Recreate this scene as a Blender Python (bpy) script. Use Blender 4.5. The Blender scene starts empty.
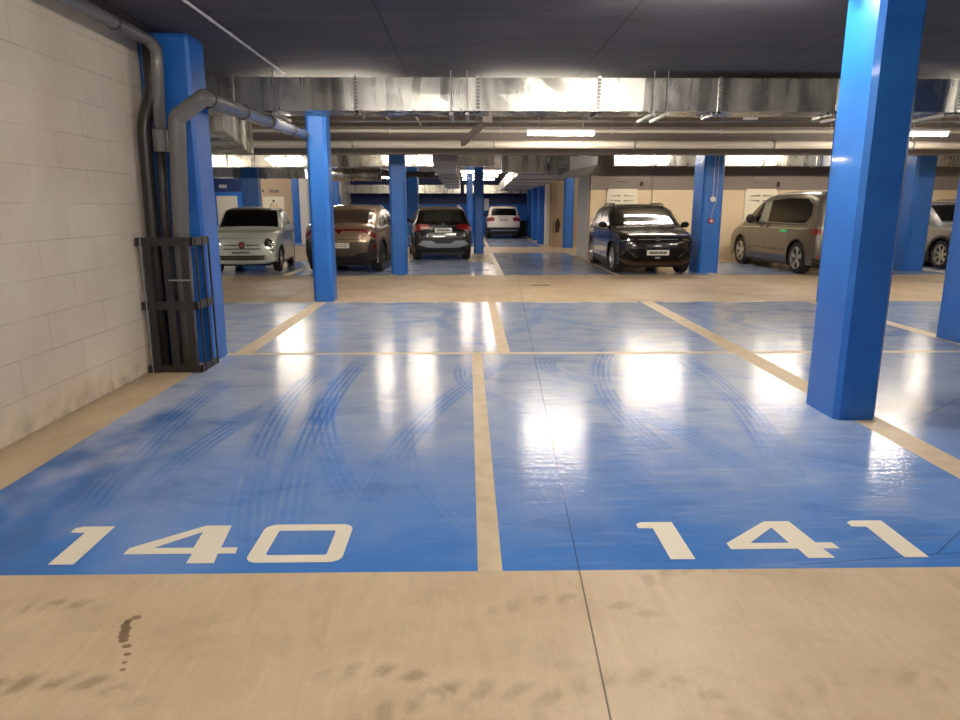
import bpy, bmesh, math, random
from mathutils import Vector, Matrix
random.seed(7)
COL = bpy.context.scene.collection
PI = math.pi

# ------------------------------------------------------------------ materials
def srgb(r, g, b):
    f = lambda c: (c/255/12.92 if c/255 <= .04045 else ((c/255+.055)/1.055)**2.4)
    return (f(r), f(g), f(b), 1)

MATS = {}
def mat(name, col, rough=.5, metal=0., coat=0., emis=0., emcol=None, spec=.5, coat_rough=.05):
    if name in MATS: return MATS[name]
    m = bpy.data.materials.new(name); m.use_nodes = True
    b = m.node_tree.nodes['Principled BSDF']
    b.inputs['Base Color'].default_value = col
    b.inputs['Roughness'].default_value = rough
    b.inputs['Metallic'].default_value = metal
    b.inputs['Coat Weight'].default_value = coat
    b.inputs['Coat Roughness'].default_value = coat_rough
    b.inputs['Specular IOR Level'].default_value = spec
    if emis:
        b.inputs['Emission Color'].default_value = emcol or col
        b.inputs['Emission Strength'].default_value = emis
    MATS[name] = m
    return m

class NT:
    """tiny node helper"""
    def __init__(s, m): s.m = m; s.t = m.node_tree; s.b = s.t.nodes['Principled BSDF']
    def n(s, typ, **kw):
        x = s.t.nodes.new(typ)
        for k, v in kw.items(): setattr(x, k, v)
        return x
    def l(s, a, b): s.t.links.new(a, b)
    def pos(s): return s.n('ShaderNodeNewGeometry').outputs['Position']
    def mapping(s, src, scale=(1,1,1), loc=(0,0,0), rot=(0,0,0)):
        x = s.n('ShaderNodeMapping'); s.l(src, x.inputs[0])
        x.inputs['Scale'].default_value = scale; x.inputs['Location'].default_value = loc; x.inputs['Rotation'].default_value = rot
        return x.outputs[0]
    def noise(s, src, scale, detail=3, rough=.5, dist=0):
        x = s.n('ShaderNodeTexNoise'); s.l(src, x.inputs['Vector'])
        x.inputs['Scale'].default_value = scale; x.inputs['Detail'].default_value = detail
        x.inputs['Roughness'].default_value = rough; x.inputs['Distortion'].default_value = dist
        return x.outputs['Fac']
    def math(s, op, a, b=None, c=None, clamp=False):
        x = s.n('ShaderNodeMath', operation=op, use_clamp=clamp)
        for i, v in enumerate((a, b, c)):
            if v is None: continue
            if isinstance(v, (int, float)): x.inputs[i].default_value = v
            else: s.l(v, x.inputs[i])
        return x.outputs[0]
    def rng(s, v, a, b, c=0., d=1.):
        x = s.n('ShaderNodeMapRange'); s.l(v, x.inputs[0])
        for i, q in enumerate((a, b, c, d)): x.inputs[i+1].default_value = q
        return x.outputs[0]
    def mix(s, f, a, b, mode='MIX'):
        x = s.n('ShaderNodeMix', data_type='RGBA', blend_type=mode)
        for k, v in ((0, f), (6, a), (7, b)):
            if isinstance(v, (int, float)): x.inputs[k].default_value = v
            elif isinstance(v, tuple): x.inputs[k].default_value = v
            else: s.l(v, x.inputs[k])
        return x.outputs[2]
    def sep(s, v):
        x = s.n('ShaderNodeSeparateXYZ'); s.l(v, x.inputs[0]); return x.outputs
    def bump(s, h, strength=.3, dist=.01):
        x = s.n('ShaderNodeBump'); s.l(h, x.inputs['Height'])
        x.inputs['Strength'].default_value = strength; x.inputs['Distance'].default_value = dist
        s.l(x.outputs[0], s.b.inputs['Normal'])
    def base(s, c): s.l(c, s.b.inputs['Base Color'])
    def rough(s, c): s.l(c, s.b.inputs['Roughness'])

def line_mask(nt, X, Y, ax, ay, bx, by, w, seg=False):
    """1 on the line through a-b (half width w)"""
    L = math.hypot(bx-ax, by-ay); nx, ny = -(by-ay)/L, (bx-ax)/L
    d = nt.math('ADD', nt.math('MULTIPLY', X, nx), nt.math('MULTIPLY', Y, ny))
    d = nt.math('ABSOLUTE', nt.math('SUBTRACT', d, nx*ax+ny*ay))
    m = nt.math('LESS_THAN', d, w)
    if seg:
        tx, ty = (bx-ax)/L, (by-ay)/L
        t = nt.math('SUBTRACT', nt.math('ADD', nt.math('MULTIPLY', X, tx), nt.math('MULTIPLY', Y, ty)), tx*ax+ty*ay)
        m = nt.math('MULTIPLY', m, nt.math('MULTIPLY', nt.math('GREATER_THAN', t, 0.), nt.math('LESS_THAN', t, L)))
    return m

JOINTS = [(.45,1.9,.73,7.6,.0035,False), (4.3,3.1,2.2,2.95,.003,True), (1.5,2.86,2.2,2.95,.003,True), (2.2,2.95,2.62,3.3,.003,True),
          (2.55,5.3,3.05,5.75,.003,True), (3.05,4.75,4.3,5.7,.003,True), (4.3,5.7,5.2,5.1,.003,True)]
def joints(nt, X, Y):
    tot = None
    for a, b, c, d, w, sg in JOINTS:
        m = line_mask(nt, X, Y, a, b, c, d, w, sg)
        tot = m if tot is None else nt.math('MAXIMUM', tot, m)
    return tot

def make_blue_floor():
    m = mat('blue_epoxy_floor', (.03,.15,.55,1), .35); nt = NT(m); p = nt.pos()
    o = nt.sep(p); X, Y = o[0], o[1]
    big = nt.noise(p, .8, 4, .55)
    soft = nt.noise(nt.mapping(p, (1,1,1), rot=(0,0,.6), loc=(4,2,0)), 2.2, 5, .6, .3)
    wisps = nt.noise(nt.mapping(p, (3.0, .8, 1), rot=(0,0,.25)), 2.0, 5, .6, .2)
    brush = nt.noise(nt.mapping(p, (1.1, 9., 1), rot=(0,0,-.95)), 1.5, 5, .6, .15)     # diagonal wipes
    cross = nt.noise(nt.mapping(p, (.7, 6.0, 1), rot=(0,0,.06)), 1.6, 6, .65, .5)
    fine = nt.noise(p, 60, 3, .6)
    # haze of dust: thin at the front edge, thick towards the middle, patchy
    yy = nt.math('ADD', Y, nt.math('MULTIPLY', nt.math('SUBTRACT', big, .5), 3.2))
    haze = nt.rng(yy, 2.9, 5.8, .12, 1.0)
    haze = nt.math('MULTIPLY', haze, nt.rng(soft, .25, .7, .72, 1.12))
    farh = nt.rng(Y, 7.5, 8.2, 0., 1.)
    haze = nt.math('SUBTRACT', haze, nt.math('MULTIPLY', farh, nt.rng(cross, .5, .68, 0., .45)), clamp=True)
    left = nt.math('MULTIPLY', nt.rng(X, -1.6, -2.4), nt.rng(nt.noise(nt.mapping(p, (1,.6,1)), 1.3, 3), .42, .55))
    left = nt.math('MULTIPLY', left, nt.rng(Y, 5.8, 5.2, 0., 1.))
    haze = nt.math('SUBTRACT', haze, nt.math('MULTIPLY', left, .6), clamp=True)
    tracks = [(12.73,5.97,13.91,.12,3.0,7.5,.85),(4.72,6.26,5.96,.12,3.3,6.2,.7),(8.38,6.0,9.9,.12,2.9,7.0,.75),(8.12,3.09,8.7,.12,3.2,7.3,.6),
              (3.21,4.93,3.65,.06,3.0,4.9,.5),(11.67,6.1,13.95,.14,3.2,6.4,.6),(2.42,4.12,4.27,.12,3.2,6.2,.6),(1.68,6.64,1.75,.10,5.3,7.4,.6),
              (7.32,5.51,6.13,.12,3.8,9.2,.5),(-8.17,6.79,10.49,.14,3.2,8.,.5),(-1.0,3.79,2.74,.13,3.4,6.0,.5),(1.55,6.9,.75,.12,5.6,7.8,.35),
              (-1.18,10.52,.91,.09,9.6,11.6,.5),(-1.9,10.3,2.9,.10,7.8,11.6,.4),(2.6,10.6,1.5,.10,8.0,11.6,.5),(4.9,9.6,1.1,.10,8.0,11.6,.45),(1.5,9.9,1.9,.09,7.8,11.6,.35)]
    groove = None; wipe = None
    for cx, cy, R, w, y0, y1, k0 in tracks:
        dx = nt.math('SUBTRACT', X, cx); dy = nt.math('SUBTRACT', Y, cy)
        r = nt.math('SQRT', nt.math('ADD', nt.math('MULTIPLY', dx, dx), nt.math('MULTIPLY', dy, dy)))
        q = nt.math('SUBTRACT', r, R)
        inb = nt.rng(nt.math('ABSOLUTE', q), w*.7, w, k0, 0.)
        env = nt.math('MULTIPLY', nt.rng(Y, y0, y0+.6), nt.rng(Y, y1-.7, y1, 1., 0.))
        b = nt.math('MULTIPLY', inb, env)
        st = nt.rng(nt.math('SINE', nt.math('MULTIPLY', q, 2*PI/.05)), -.3, .6)
        g_ = nt.math('MULTIPLY', b, st)
        wipe = b if wipe is None else nt.math('MAXIMUM', wipe, b)
        groove = g_ if groove is None else nt.math('MAXIMUM', groove, g_)
    brk = nt.rng(wisps, .34, .55, .25, 1.)
    haze = nt.math('MULTIPLY', haze, nt.math('SUBTRACT', 1., nt.math('MULTIPLY', nt.math('MULTIPLY', wipe, .35), brk)), clamp=True)
    haze = nt.math('MULTIPLY', haze, nt.math('SUBTRACT', 1., nt.math('MULTIPLY', nt.math('MULTIPLY', groove, .85), brk)), clamp=True)
    haze = nt.math('ADD', haze, nt.math('MULTIPLY', nt.math('MULTIPLY', groove, .28), nt.rng(Y, 5.0, 3.8)), clamp=True)
    haze = nt.math('ADD', haze, nt.math('MULTIPLY', nt.rng(brush, .52, .72), nt.rng(X, -.6, 1.2, .06, .26)), clamp=True)
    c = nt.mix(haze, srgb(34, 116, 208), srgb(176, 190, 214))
    c = nt.mix(nt.math('MULTIPLY', nt.rng(nt.noise(nt.mapping(p, (1.,2.,1.), loc=(7,3,0)), 1.2, 4, .6, .4), .56, .66), .25), c, srgb(26, 78, 160))
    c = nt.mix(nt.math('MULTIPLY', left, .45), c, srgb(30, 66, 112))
    c = nt.mix(nt.math('MULTIPLY', nt.rng(fine, .66, .78), .15), c, srgb(200, 212, 232))
    c = nt.mix(nt.math('MULTIPLY', joints(nt, X, Y), .65), c, srgb(24, 40, 80))
    nt.base(c)
    nt.rough(nt.math('ADD', nt.math('MULTIPLY', haze, .07), nt.rng(soft, .3, .7, .06, .12)))
    m.node_tree.nodes['Principled BSDF'].inputs['Specular IOR Level'].default_value = .27
    h = nt.math('ADD', nt.math('MULTIPLY', nt.noise(nt.mapping(p, (.25,1.,1)), 16, 2, .5), .8), nt.math('MULTIPLY', nt.noise(nt.mapping(p, (.5,1,1)), 60, 2, .5), .30))
    nt.bump(h, .30, .010)
    return m

def make_beige_floor():
    m = mat('beige_concrete_floor', (.5,.4,.27,1), .5); nt = NT(m); p = nt.pos()
    o = nt.sep(p); X, Y = o[0], o[1]
    a = nt.noise(p, 1.1, 5, .6, .3); b = nt.noise(nt.mapping(p, (6, 1, 1)), 2.5, 5, .6)
    c = nt.mix(nt.rng(a, .35, .68), srgb(216, 194, 160), srgb(194, 170, 136))
    c = nt.mix(nt.math('MULTIPLY', nt.rng(b, .5, .75), .35), c, srgb(176, 148, 110))
    # far aisle is warmer and paler
    # swirled rubber smears, arcs of repeated dabs as a turning tyre leaves them
    for cx, cy, R, w, a0, a1, k in [(-1.62,2.2,.40,.05,1.1,2.7,.6),(-1.42,1.62,.5,.06,.7,2.6,.6),(-.35,1.80,.36,.05,.2,2.2,.5),
                                    (-1.75,1.85,.3,.04,.8,2.6,.5),(.4,2.1,.5,.05,.5,2.6,.38),(.05,1.5,.55,.07,.9,2.8,.4),(-1.9,2.55,.36,.04,.5,2.6,.45),(1.1,2.35,.5,.05,.9,2.6,.4),(.55,1.75,.36,.06,.2,2.9,.35),(1.4,1.6,.5,.06,.6,2.9,.25)]:
        dx = nt.math('SUBTRACT', X, cx); dy = nt.math('SUBTRACT', Y, cy)
        r = nt.math('SQRT', nt.math('ADD', nt.math('MULTIPLY', dx, dx), nt.math('MULTIPLY', dy, dy)))
        q = nt.math('ABSOLUTE', nt.math('SUBTRACT', r, R))
        inb = nt.rng(q, w*.4, w, 1., 0.)
        th = nt.math('ARCTAN2', dy, dx)
        ang = nt.math('MULTIPLY', nt.rng(th, a0, a0+.5), nt.rng(th, a1-.5, a1, 1., 0.))
        dabs = nt.rng(nt.math('SINE', nt.math('ADD', nt.math('MULTIPLY', th, 22*R/.4), nt.math('MULTIPLY', r, 30))), -.8, .6, .1, 1.)
        f = nt.math('MULTIPLY', nt.math('MULTIPLY', inb, ang), nt.math('MULTIPLY', dabs, nt.rng(nt.noise(p, 5, 3, .6), .36, .52)))
        c = nt.mix(nt.math('MULTIPLY', f, k), c, srgb(118, 94, 66))
    gr = nt.noise(p, 90, 4, .7)
    c = nt.mix(nt.math('MULTIPLY', nt.rng(gr, .52, .75), .35), c, srgb(120, 104, 80))
    tr = nt.noise(nt.mapping(p, (7, .7, 1), rot=(0,0,.1)), 3.2, 6, .7, .3)
    c = nt.mix(nt.math('MULTIPLY', nt.rng(tr, .5, .7), .22), c, srgb(232, 212, 176))
    blot = nt.noise(p, 2.6, 6, .65, .5)
    c = nt.mix(nt.math('MULTIPLY', nt.rng(blot, .52, .68), .28), c, srgb(146, 122, 90))
    c = nt.mix(nt.math('MULTIPLY', joints(nt, X, Y), .85), c, srgb(45, 38, 30))
    # dirt along the wall foot
    c = nt.mix(nt.math('MULTIPLY', nt.rng(nt.math('ADD', X, nt.math('MULTIPLY', a, .35)), -3.02, -2.80, 1., 0.), .55), c, srgb(104, 88, 66))
    nt.base(c); nt.rough(nt.rng(a, .3, .7, .42, .6))
    nt.bump(gr, .08, .004)
    return m

def make_line_paint():
    m = mat('beige_line_paint', srgb(206,186,150), .4); nt = NT(m); p = nt.pos()
    a = nt.noise(p, 6, 4, .6)
    c = nt.mix(nt.rng(a, .4, .7), srgb(220,200,166), srgb(198,176,140)); nt.base(c); return m

def make_block_wall():
    m = mat('painted_block_wall', srgb(200,190,175), .75); nt = NT(m); p = nt.pos()
    o = nt.sep(p)
    cmb = nt.n('ShaderNodeCombineXYZ'); nt.l(o[1], cmb.inputs[0]); nt.l(o[2], cmb.inputs[1])
    br = nt.n('ShaderNodeTexBrick'); nt.l(cmb.outputs[0], br.inputs['Vector'])
    br.inputs['Color1'].default_value = (1,1,1,1); br.inputs['Color2'].default_value = (.93,.93,.93,1); br.inputs['Mortar'].default_value = (0,0,0,1)
    br.inputs['Scale'].default_value = 1.; br.inputs['Mortar Size'].default_value = .0035; br.inputs['Mortar Smooth'].default_value = .4
    br.inputs['Brick Width'].default_value = .8; br.inputs['Row Height'].default_value = .27
    f = br.outputs['Fac']
    a = nt.noise(p, 1.2, 4, .6)
    c = nt.mix(nt.rng(a, .35, .7), srgb(234,220,198), srgb(216,198,174))
    c = nt.mix(nt.math('MULTIPLY', f, nt.rng(nt.noise(p, 1.7, 2), .4, .6, .12, .5)), c, srgb(120,108,92))
    dirt = nt.math('MULTIPLY', nt.rng(o[2], 0, .22, 1., 0.), nt.rng(nt.noise(p, 6, 4), .4, .65))
    c = nt.mix(nt.math('MULTIPLY', dirt, .5), c, srgb(120,100,72))
    nt.base(c)
    h = nt.math('SUBTRACT', nt.math('MULTIPLY', nt.noise(p, 35, 4, .7), .35), f)
    nt.bump(h, .35, .006)
    return m

def make_galv(name='galvanised_steel', tint=(205,205,200), ax=0, rough=.30):
    m = mat(name, srgb(*tint), rough, metal=.92); nt = NT(m); p = nt.pos()
    s = [1.,1.,.12]
    if ax == 1: s = [1.,1.,.12]
    v = nt.noise(nt.mapping(p, tuple(s)), 3.5, 4, .6, .4)
    sp = nt.noise(p, 22, 2, .5)
    c = nt.mix(nt.rng(v, .35, .68), srgb(*[int(t*.74) for t in tint]), srgb(*tint))
    c = nt.mix(nt.math('MULTIPLY', sp, .18), c, srgb(150,150,148)); nt.base(c)
    nt.rough(nt.rng(v, .3, .7, rough-.06, rough+.14))
    nt.bump(nt.noise(nt.mapping(p, (1.6, 1.6, .12)), 2.4, 2, .5), .25, .03)
    return m

def make_ceiling():
    m = mat('dark_painted_ceiling', srgb(70,68,78), .8); nt = NT(m); p = nt.pos()
    o = nt.sep(p); X, Y = o[0], o[1]
    a = nt.noise(nt.mapping(p, (1,3,1)), 1.1, 4, .6, .6)
    c = nt.mix(nt.rng(a, .3, .7), srgb(52,50,60), srgb(70,66,76))
    c = nt.mix(nt.rng(Y, 9.2, 9.5), c, srgb(112,100,92))  # paler brown beyond the duct: lamp light put into the ceiling colour
    tot = None
    for xx in (-6.9,-4.8,-2.9,-.75,1.4,3.55,5.7,7.85):
        q = line_mask(nt, X, Y, xx, 0, xx, 1, .014); tot = q if tot is None else nt.math('MAXIMUM', tot, q)
    for i, (x0, x1) in enumerate([(-2.9,-.75),(-.75,1.4),(1.4,3.55),(3.55,5.7)]):
        for k in range(5):
            yy = 4.9+.45*((i*7) % 3)/1.3+k*1.02
            tot = nt.math('MAXIMUM', tot, line_mask(nt, X, Y, x0, yy, x1, yy+.05, .009, True))
    c = nt.mix(nt.math('MULTIPLY', tot, .8), c, srgb(24,22,30)); nt.base(c)
    nt.bump(a, .2, .03)
    return m

def make_blue_paint():
    m = mat('blue_column_paint', srgb(30,104,206), .42, coat=.15); nt = NT(m); p = nt.pos()
    a = nt.noise(p, 3, 4, .6); g = nt.noise(p, 60, 4, .65)
    c = nt.mix(nt.rng(a, .3, .7), srgb(20,98,192), srgb(32,112,206)); nt.base(c)
    nt.bump(g, .18, .004); return m

BLUEF = make_blue_floor(); BEIGEF = make_beige_floor(); LINEP = make_line_paint(); BLOCK = make_block_wall()
GALV = make_galv(rough=.22, tint=(196,196,192)); GALV2 = make_galv('galvanised_steel_warm', (232,228,212), rough=.26); GREYDUCT = mat('grey_duct_panel', srgb(176,176,176), .5, metal=.5)
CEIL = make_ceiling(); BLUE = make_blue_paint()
NUMP = mat('cream_number_paint', srgb(240,232,212), .6)
PVC = mat('grey_pvc', srgb(104,104,104), .25); PVCD = mat('dark_pvc', srgb(40,38,38), .4); PVCL = mat('pale_pipe', srgb(236,228,212), .45)
BLKM = mat('black_painted_steel', srgb(34,32,34), .5); RODM = mat('zinc_rod', srgb(150,150,150), .4, metal=.8)
WHITEC = mat('white_conduit', srgb(205,205,210), .5)
BANDW = mat('grey_wall_band', srgb(128,116,104), .8); CREAMW = mat('cream_wall', srgb(222,198,158), .75); WHITEW = mat('white_wall', srgb(236,232,226), .75)
GREIGE = mat('greige_wall_paint', srgb(190,166,134), .75)
BLUEW = mat('blue_wall_paint', srgb(24,100,190), .6); NAVYW = mat('navy_wall_paint', srgb(18,40,92), .6)  # navy is the darker tone of the upper walls, above the blue
DOORM = mat('cream_door', srgb(232,222,196), .5); DOORG = mat('door_vent_dark', srgb(120,108,84), .6)
BEAMM = mat('grey_beam_paint', srgb(122,114,108), .8)
RED = mat('red_plastic', srgb(200,40,36), .4); WHITEP = mat('white_plastic', srgb(235,235,235), .4)
TUBE = mat('lit_tube', (1,.93,.82,1), .5, emis=48., emcol=(1,.88,.73,1))
TUBEW = mat('lit_tube_pinkish', (1,.8,.7,1), .5, emis=30., emcol=(1,.84,.70,1))

# ------------------------------------------------------------------ mesh helpers
class MB:
    def __init__(s): s.bm = bmesh.new()
    def box(s, x0, x1, y0, y1, z0, z1, bev=0):
        bm = s.bm
        vs = [bm.verts.new(c) for c in ((x0,y0,z0),(x1,y0,z0),(x1,y1,z0),(x0,y1,z0),(x0,y0,z1),(x1,y0,z1),(x1,y1,z1),(x0,y1,z1))]
        fs = [bm.faces.new([vs[i] for i in q]) for q in ((3,2,1,0),(4,5,6,7),(0,1,5,4),(1,2,6,5),(2,3,7,6),(3,0,4,7))]
        if bev:
            es = list({e for f in fs for e in f.edges})
            bmesh.ops.bevel(bm, geom=es, offset=bev, segments=1, affect='EDGES')
        return s
    def prism(s, poly, z0, z1):
        bm = s.bm; a = [bm.verts.new((x,y,z0)) for x,y in poly]; b = [bm.verts.new((x,y,z1)) for x,y in poly]
        bm.faces.new(a[::-1]); bm.faces.new(b); n = len(poly)
        for i in range(n): bm.faces.new((a[i],a[(i+1)%n],b[(i+1)%n],b[i]))
        return s
    def hexa(s, a, b):
        """a, b: two quads of 4 points"""
        bm = s.bm; A = [bm.verts.new(p) for p in a]; B = [bm.verts.new(p) for p in b]
        bm.faces.new(A[::-1]); bm.faces.new(B)
        for i in range(4): bm.faces.new((A[i],A[(i+1)%4],B[(i+1)%4],B[i]))
        return s
    def tube(s, pts, r, seg=12, caps=True):
        bm = s.bm; pts = [Vector(p) for p in pts]; rings = []; ref = None
        rr = r if isinstance(r, (list,tuple)) else [r]*len(pts)
        for i, p in enumerate(pts):
            if i == 0: t = pts[1]-p
            elif i == len(pts)-1: t = p-pts[i-1]
            else: t = (pts[i+1]-p).normalized()+(p-pts[i-1]).normalized()
            t.normalize()
            if ref is None:
                ref = Vector((0,0,1)) if abs(t.z) < .9 else Vector((1,0,0))
            u = (ref-t*ref.dot(t)).normalized(); v = t.cross(u); ref = u
            rings.append([bm.verts.new(p+(u*math.cos(a)+v*math.sin(a))*rr[i]) for a in [2*PI*k/seg for k in range(seg)]])
        for a, b in zip(rings, rings[1:]):
            for k in range(seg): bm.faces.new((a[k],a[(k+1)%seg],b[(k+1)%seg],b[k]))
        if caps: bm.faces.new(rings[0][::-1]); bm.faces.new(rings[-1])
        return s
    def build(s, name, m, parent=None, smooth=False, loc=None):
        bm = s.bm; bmesh.ops.recalc_face_normals(bm, faces=bm.faces[:])
        me = bpy.data.meshes.new(name); bm.to_mesh(me); bm.free()
        if isinstance(m, (list,tuple)):
            for q in m: me.materials.append(q)
        else: me.materials.append(m)
        if smooth:
            for f in me.polygons: f.use_smooth = True
        o = bpy.data.objects.new(name, me); COL.objects.link(o)
        if parent: o.parent = parent
        if loc: o.location = loc
        return o

def smooth_path(pts, r=.12, n=6):
    """round the corners of a polyline"""
    P = [Vector(p) for p in pts]; out = [P[0]]
    for i in range(1, len(P)-1):
        a, b, c = P[i-1], P[i], P[i+1]
        d1 = (a-b); d2 = (c-b); q = min(r, d1.length*.45, d2.length*.45)
        s, e = b+d1.normalized()*q, b+d2.normalized()*q
        for k in range(n+1):
            t = k/n; out.append(s*(1-t)**2+b*2*t*(1-t)+e*t*t)
    out.append(P[-1]); return out

def tag(o, label, cat, group=None, kind=None):
    o['label'] = label; o['category'] = cat
    if group: o['group'] = group
    if kind: o['kind'] = kind
    return o
def struct(o, label=None):
    o['kind'] = 'structure'
    if label: o['label'] = label; o['category'] = label.split()[-1]
    return o
def thing(name, label, cat, loc=(0,0,0), rz=0, group=None):
    o = bpy.data.objects.new(name, None); COL.objects.link(o); o.location = loc; o.rotation_euler = (0,0,rz)
    o.empty_display_size = .2
    return tag(o, label, cat, group)

# ------------------------------------------------------------------ setting
CH = 3.2
def build_floor():
    xs = sorted({-12.,-10.2,-10.0,-7.35,-7.15,-4.4,-4.2,-3.15,-2.7,-2.6,-2.4,-1.85,-1.7,0.,.04,.15,.33,.47,.72,.86,2.95,3.17,3.4,3.5,3.6,5.8,6.0,8.85,9.05,11.7,11.9,14.6,17.})
    ys = sorted({-5.,2.83,7.5,7.6,11.75,16.45,20.4,20.9,24.4,28.,28.7,43.})
    def rule(x, y):
        if y < 2.83: return 0
        if y < 7.5:
            if x < -2.7: return 0
            for a, b in ((.04,.15),(2.95,3.17),(5.8,6.0),(8.85,9.05),(11.7,11.9)):
                if a < x < b: return 2
            return 1
        if y < 7.6: return 2
        if y < 11.75:
            for a, b in ((-10.2,-10.),(-7.35,-7.15),(-2.6,-2.4),(.33,.47),(2.95,3.17),(5.8,6.0),(8.85,9.05),(11.7,11.9)):
                if a < x < b: return 2
            return 1
        if y < 16.45: return 0
        if y < 24.4:
            for a, b in ((-10.2,-10.),(-7.35,-7.15),(-4.4,-4.2),(-1.85,-1.7),(.72,.86),(3.5,3.6),(5.8,6.),(8.85,9.05),(11.7,11.9)):
                if a < x < b: return 2
            if y > 20.4 and -.0 < x < .72: return 0
            if y > 20.4 and x > 3.4: return 0
            if y > 20.9 and x < -1.85: return 0
            return 1
        if y < 28.: return 0
        if -7.35 < x < -1.85 and y < 28.7: return 0
        for a, b in ((-4.4,-4.2),(-1.85,-1.7),(.72,.86)):
            if a < x < b: return 2
        if x > 2.95: return 0
        return 1
    bm = bmesh.new(); V = {}
    for i, x in enumerate(xs):
        for j, y in enumerate(ys): V[i,j] = bm.verts.new((x,y,0))
    for i in range(len(xs)-1):
        for j in range(len(ys)-1):
            f = bm.faces.new((V[i,j],V[i+1,j],V[i+1,j+1],V[i,j+1]))
            f.material_index = rule((xs[i]+xs[i+1])/2, (ys[j]+ys[j+1])/2)
    me = bpy.data.meshes.new('floor'); bm.to_mesh(me); bm.free()
    for q in (BEIGEF, BLUEF, LINEP): me.materials.append(q)
    o = bpy.data.objects.new('floor', me); COL.objects.link(o); struct(o)
build_floor()
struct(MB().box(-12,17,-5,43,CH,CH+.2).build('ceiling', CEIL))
struct(MB().box(-3.4,-3.15,-5,7.6,0,CH).build('wall_left', BLOCK))
struct(MB().box(-12,17,-5.2,-5,0,CH).build('wall_rear', WHITEW))
struct(MB().box(17,17.2,-5,43,0,CH).build('wall_far_right', GREIGE))
struct(MB().box(-12.2,-12,7,43,0,CH).build('wall_far_left', BLUEW))
struct(MB().box(-12,-3.4,7.4,7.6,0,CH).build('wall_side_return', WHITEW))

# right-hand wall with grey band
w = struct(MB().box(3.62,17,20.95,21.2,2.06,CH).build('wall_right_back', BANDW))
MB().box(3.62,17,20.93,21.2,0,2.06).build('cream_wall_field', CREAMW, w)
MB().box(5.42,5.45,20.915,20.95,0,CH).build('wall_joint', BANDW, w)
struct(MB().box(3.60,3.80,21.2,23.2,0,CH).build('wall_right_end', WHITEW))
struct(MB().box(3.14,3.32,28.6,28.9,0,CH).build('wall_recess_pier', WHITEW))
struct(MB().box(3.32,6.5,28.7,28.9,0,CH).build('wall_recess_back', GREIGE))
struct(MB().box(3.6,3.8,28.9,42.5,0,CH).build('wall_far_side', BLUEW))
w = struct(MB().box(-7.1,3.7,42.5,42.7,0,1.72).build('wall_back', BLUEW)); MB().box(-7.1,3.7,42.49,42.7,1.72,CH).build('navy_wall_band', NAVYW, w)
w = struct(MB().box(-12,-9.4,31.2,31.4,0,2.2).build('wall_left_back', BLUEW)); MB().box(-12,-9.4,31.19,31.4,2.2,CH).build('navy_wall_band', NAVYW, w)
struct(MB().box(-9.4,-7.5,31.22,31.4,0,CH).build('wall_left_inner', GREIGE))
struct(MB().box(-7.3,-6.95,31.0,43,0,CH).build('wall_left_end', WHITEW))
# downstand beam
struct(MB().box(-12,17,15.0,15.4,2.66,CH).build('trim_1', BEAMM))

# doors in the walls
def door(name, x0, x1, y, z1, vents=True, handle=True):
    d = struct(MB().box(x0,x1,y-.05,y,0,z1).build(name, DOORM))
    MB().box(x0-.05,x0,y-.06,y,0,z1+.05).box(x1,x1+.05,y-.06,y,0,z1+.05).box(x0-.05,x1+.05,y-.06,y,z1,z1+.05).build('door_frame', DOORM, d)
    if vents:
        c = (x0+x1)/2
        for sx in (-1, 1):
            for up in (0, 1):
                z = z1-.27+up*.11
                m = MB()
                for k in range(5):
                    xx = c+sx*(.05+k*.062); h = .045-.007*k; zc = z+(.02 if up else -.02)*(1-k/5)
                    m.box(min(xx,xx+sx*.045),max(xx,xx+sx*.045),y-.062,y-.05,zc-h/2,zc+h/2)
                m.build('door_vent', DOORG, d)
    if handle:
        MB().box(x0+.08,x0+.2,y-.09,y-.05,1.0,1.03).build('door_handle', BLKM, d)
    return d
door('door_1', 4.14, 4.95, 20.925, 2.04)
door('door_2', 8.24, 9.1, 20.925, 2.04)
d = struct(MB().box(3.42,3.98,28.64,28.7,0,2.5).build('door_3', GREIGE)); MB().box(3.36,3.42,28.62,28.7,0,2.56).box(3.98,4.04,28.62,28.7,0,2.56).box(3.36,4.04,28.62,28.7,2.5,2.56).build('door_frame', CREAMW, d)
MB().box(3.9,3.96,28.6,28.64,1.0,1.12).build('door_handle', BLKM, d)
door('door_4', -10.87, -10.09, 31.19, 1.98, vents=False)
d = door('door_5', -8.88, -8.06, 31.22, 1.95, vents=False)
MB().box(-8.62,-8.3,31.15,31.17,1.2,1.7).build('door_panel', CREAMW, d)
MB().tube([(-8.46,31.17,1.82),(-8.46,31.14,1.82)], .05, 10).build('door_badge', BLKM, d)

# small signs and plaques above doors
def wall_plate(name, label, cat, x0, x1, y, z0, z1, m, inner=None):
    t = thing(name, label, cat, ((x0+x1)/2, y, z0)); hx = (x1-x0)/2
    MB().box(-hx,hx,-.04,0,0,z1-z0,.01).build('housing', m, t)
    if inner: MB().box(-hx+.03,hx-.03,-.045,-.035,.03,z1-z0-.03).build('face', inner, t)
    return t
GREYP = mat('grey_plate', srgb(168,160,156), .5)
wall_plate('sign_plate', 'small grey sign plate on the navy band above the far left door', 'sign', -10.78,-10.45,31.18,2.36,2.5, GREYP, mat('grey_plate2', srgb(190,182,176), .5))
wall_plate('emergency_light', 'small dark-rimmed emergency light on the beige wall over the far door', 'light', -8.62,-8.24,31.21,2.18,2.28, BLKM, GREYP)
wall_plate('wall_sensor', 'tiny dark sensor beside the emergency light above the far door', 'sensor', -8.95,-8.87,31.21,2.2,2.28, BLKM)
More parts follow.
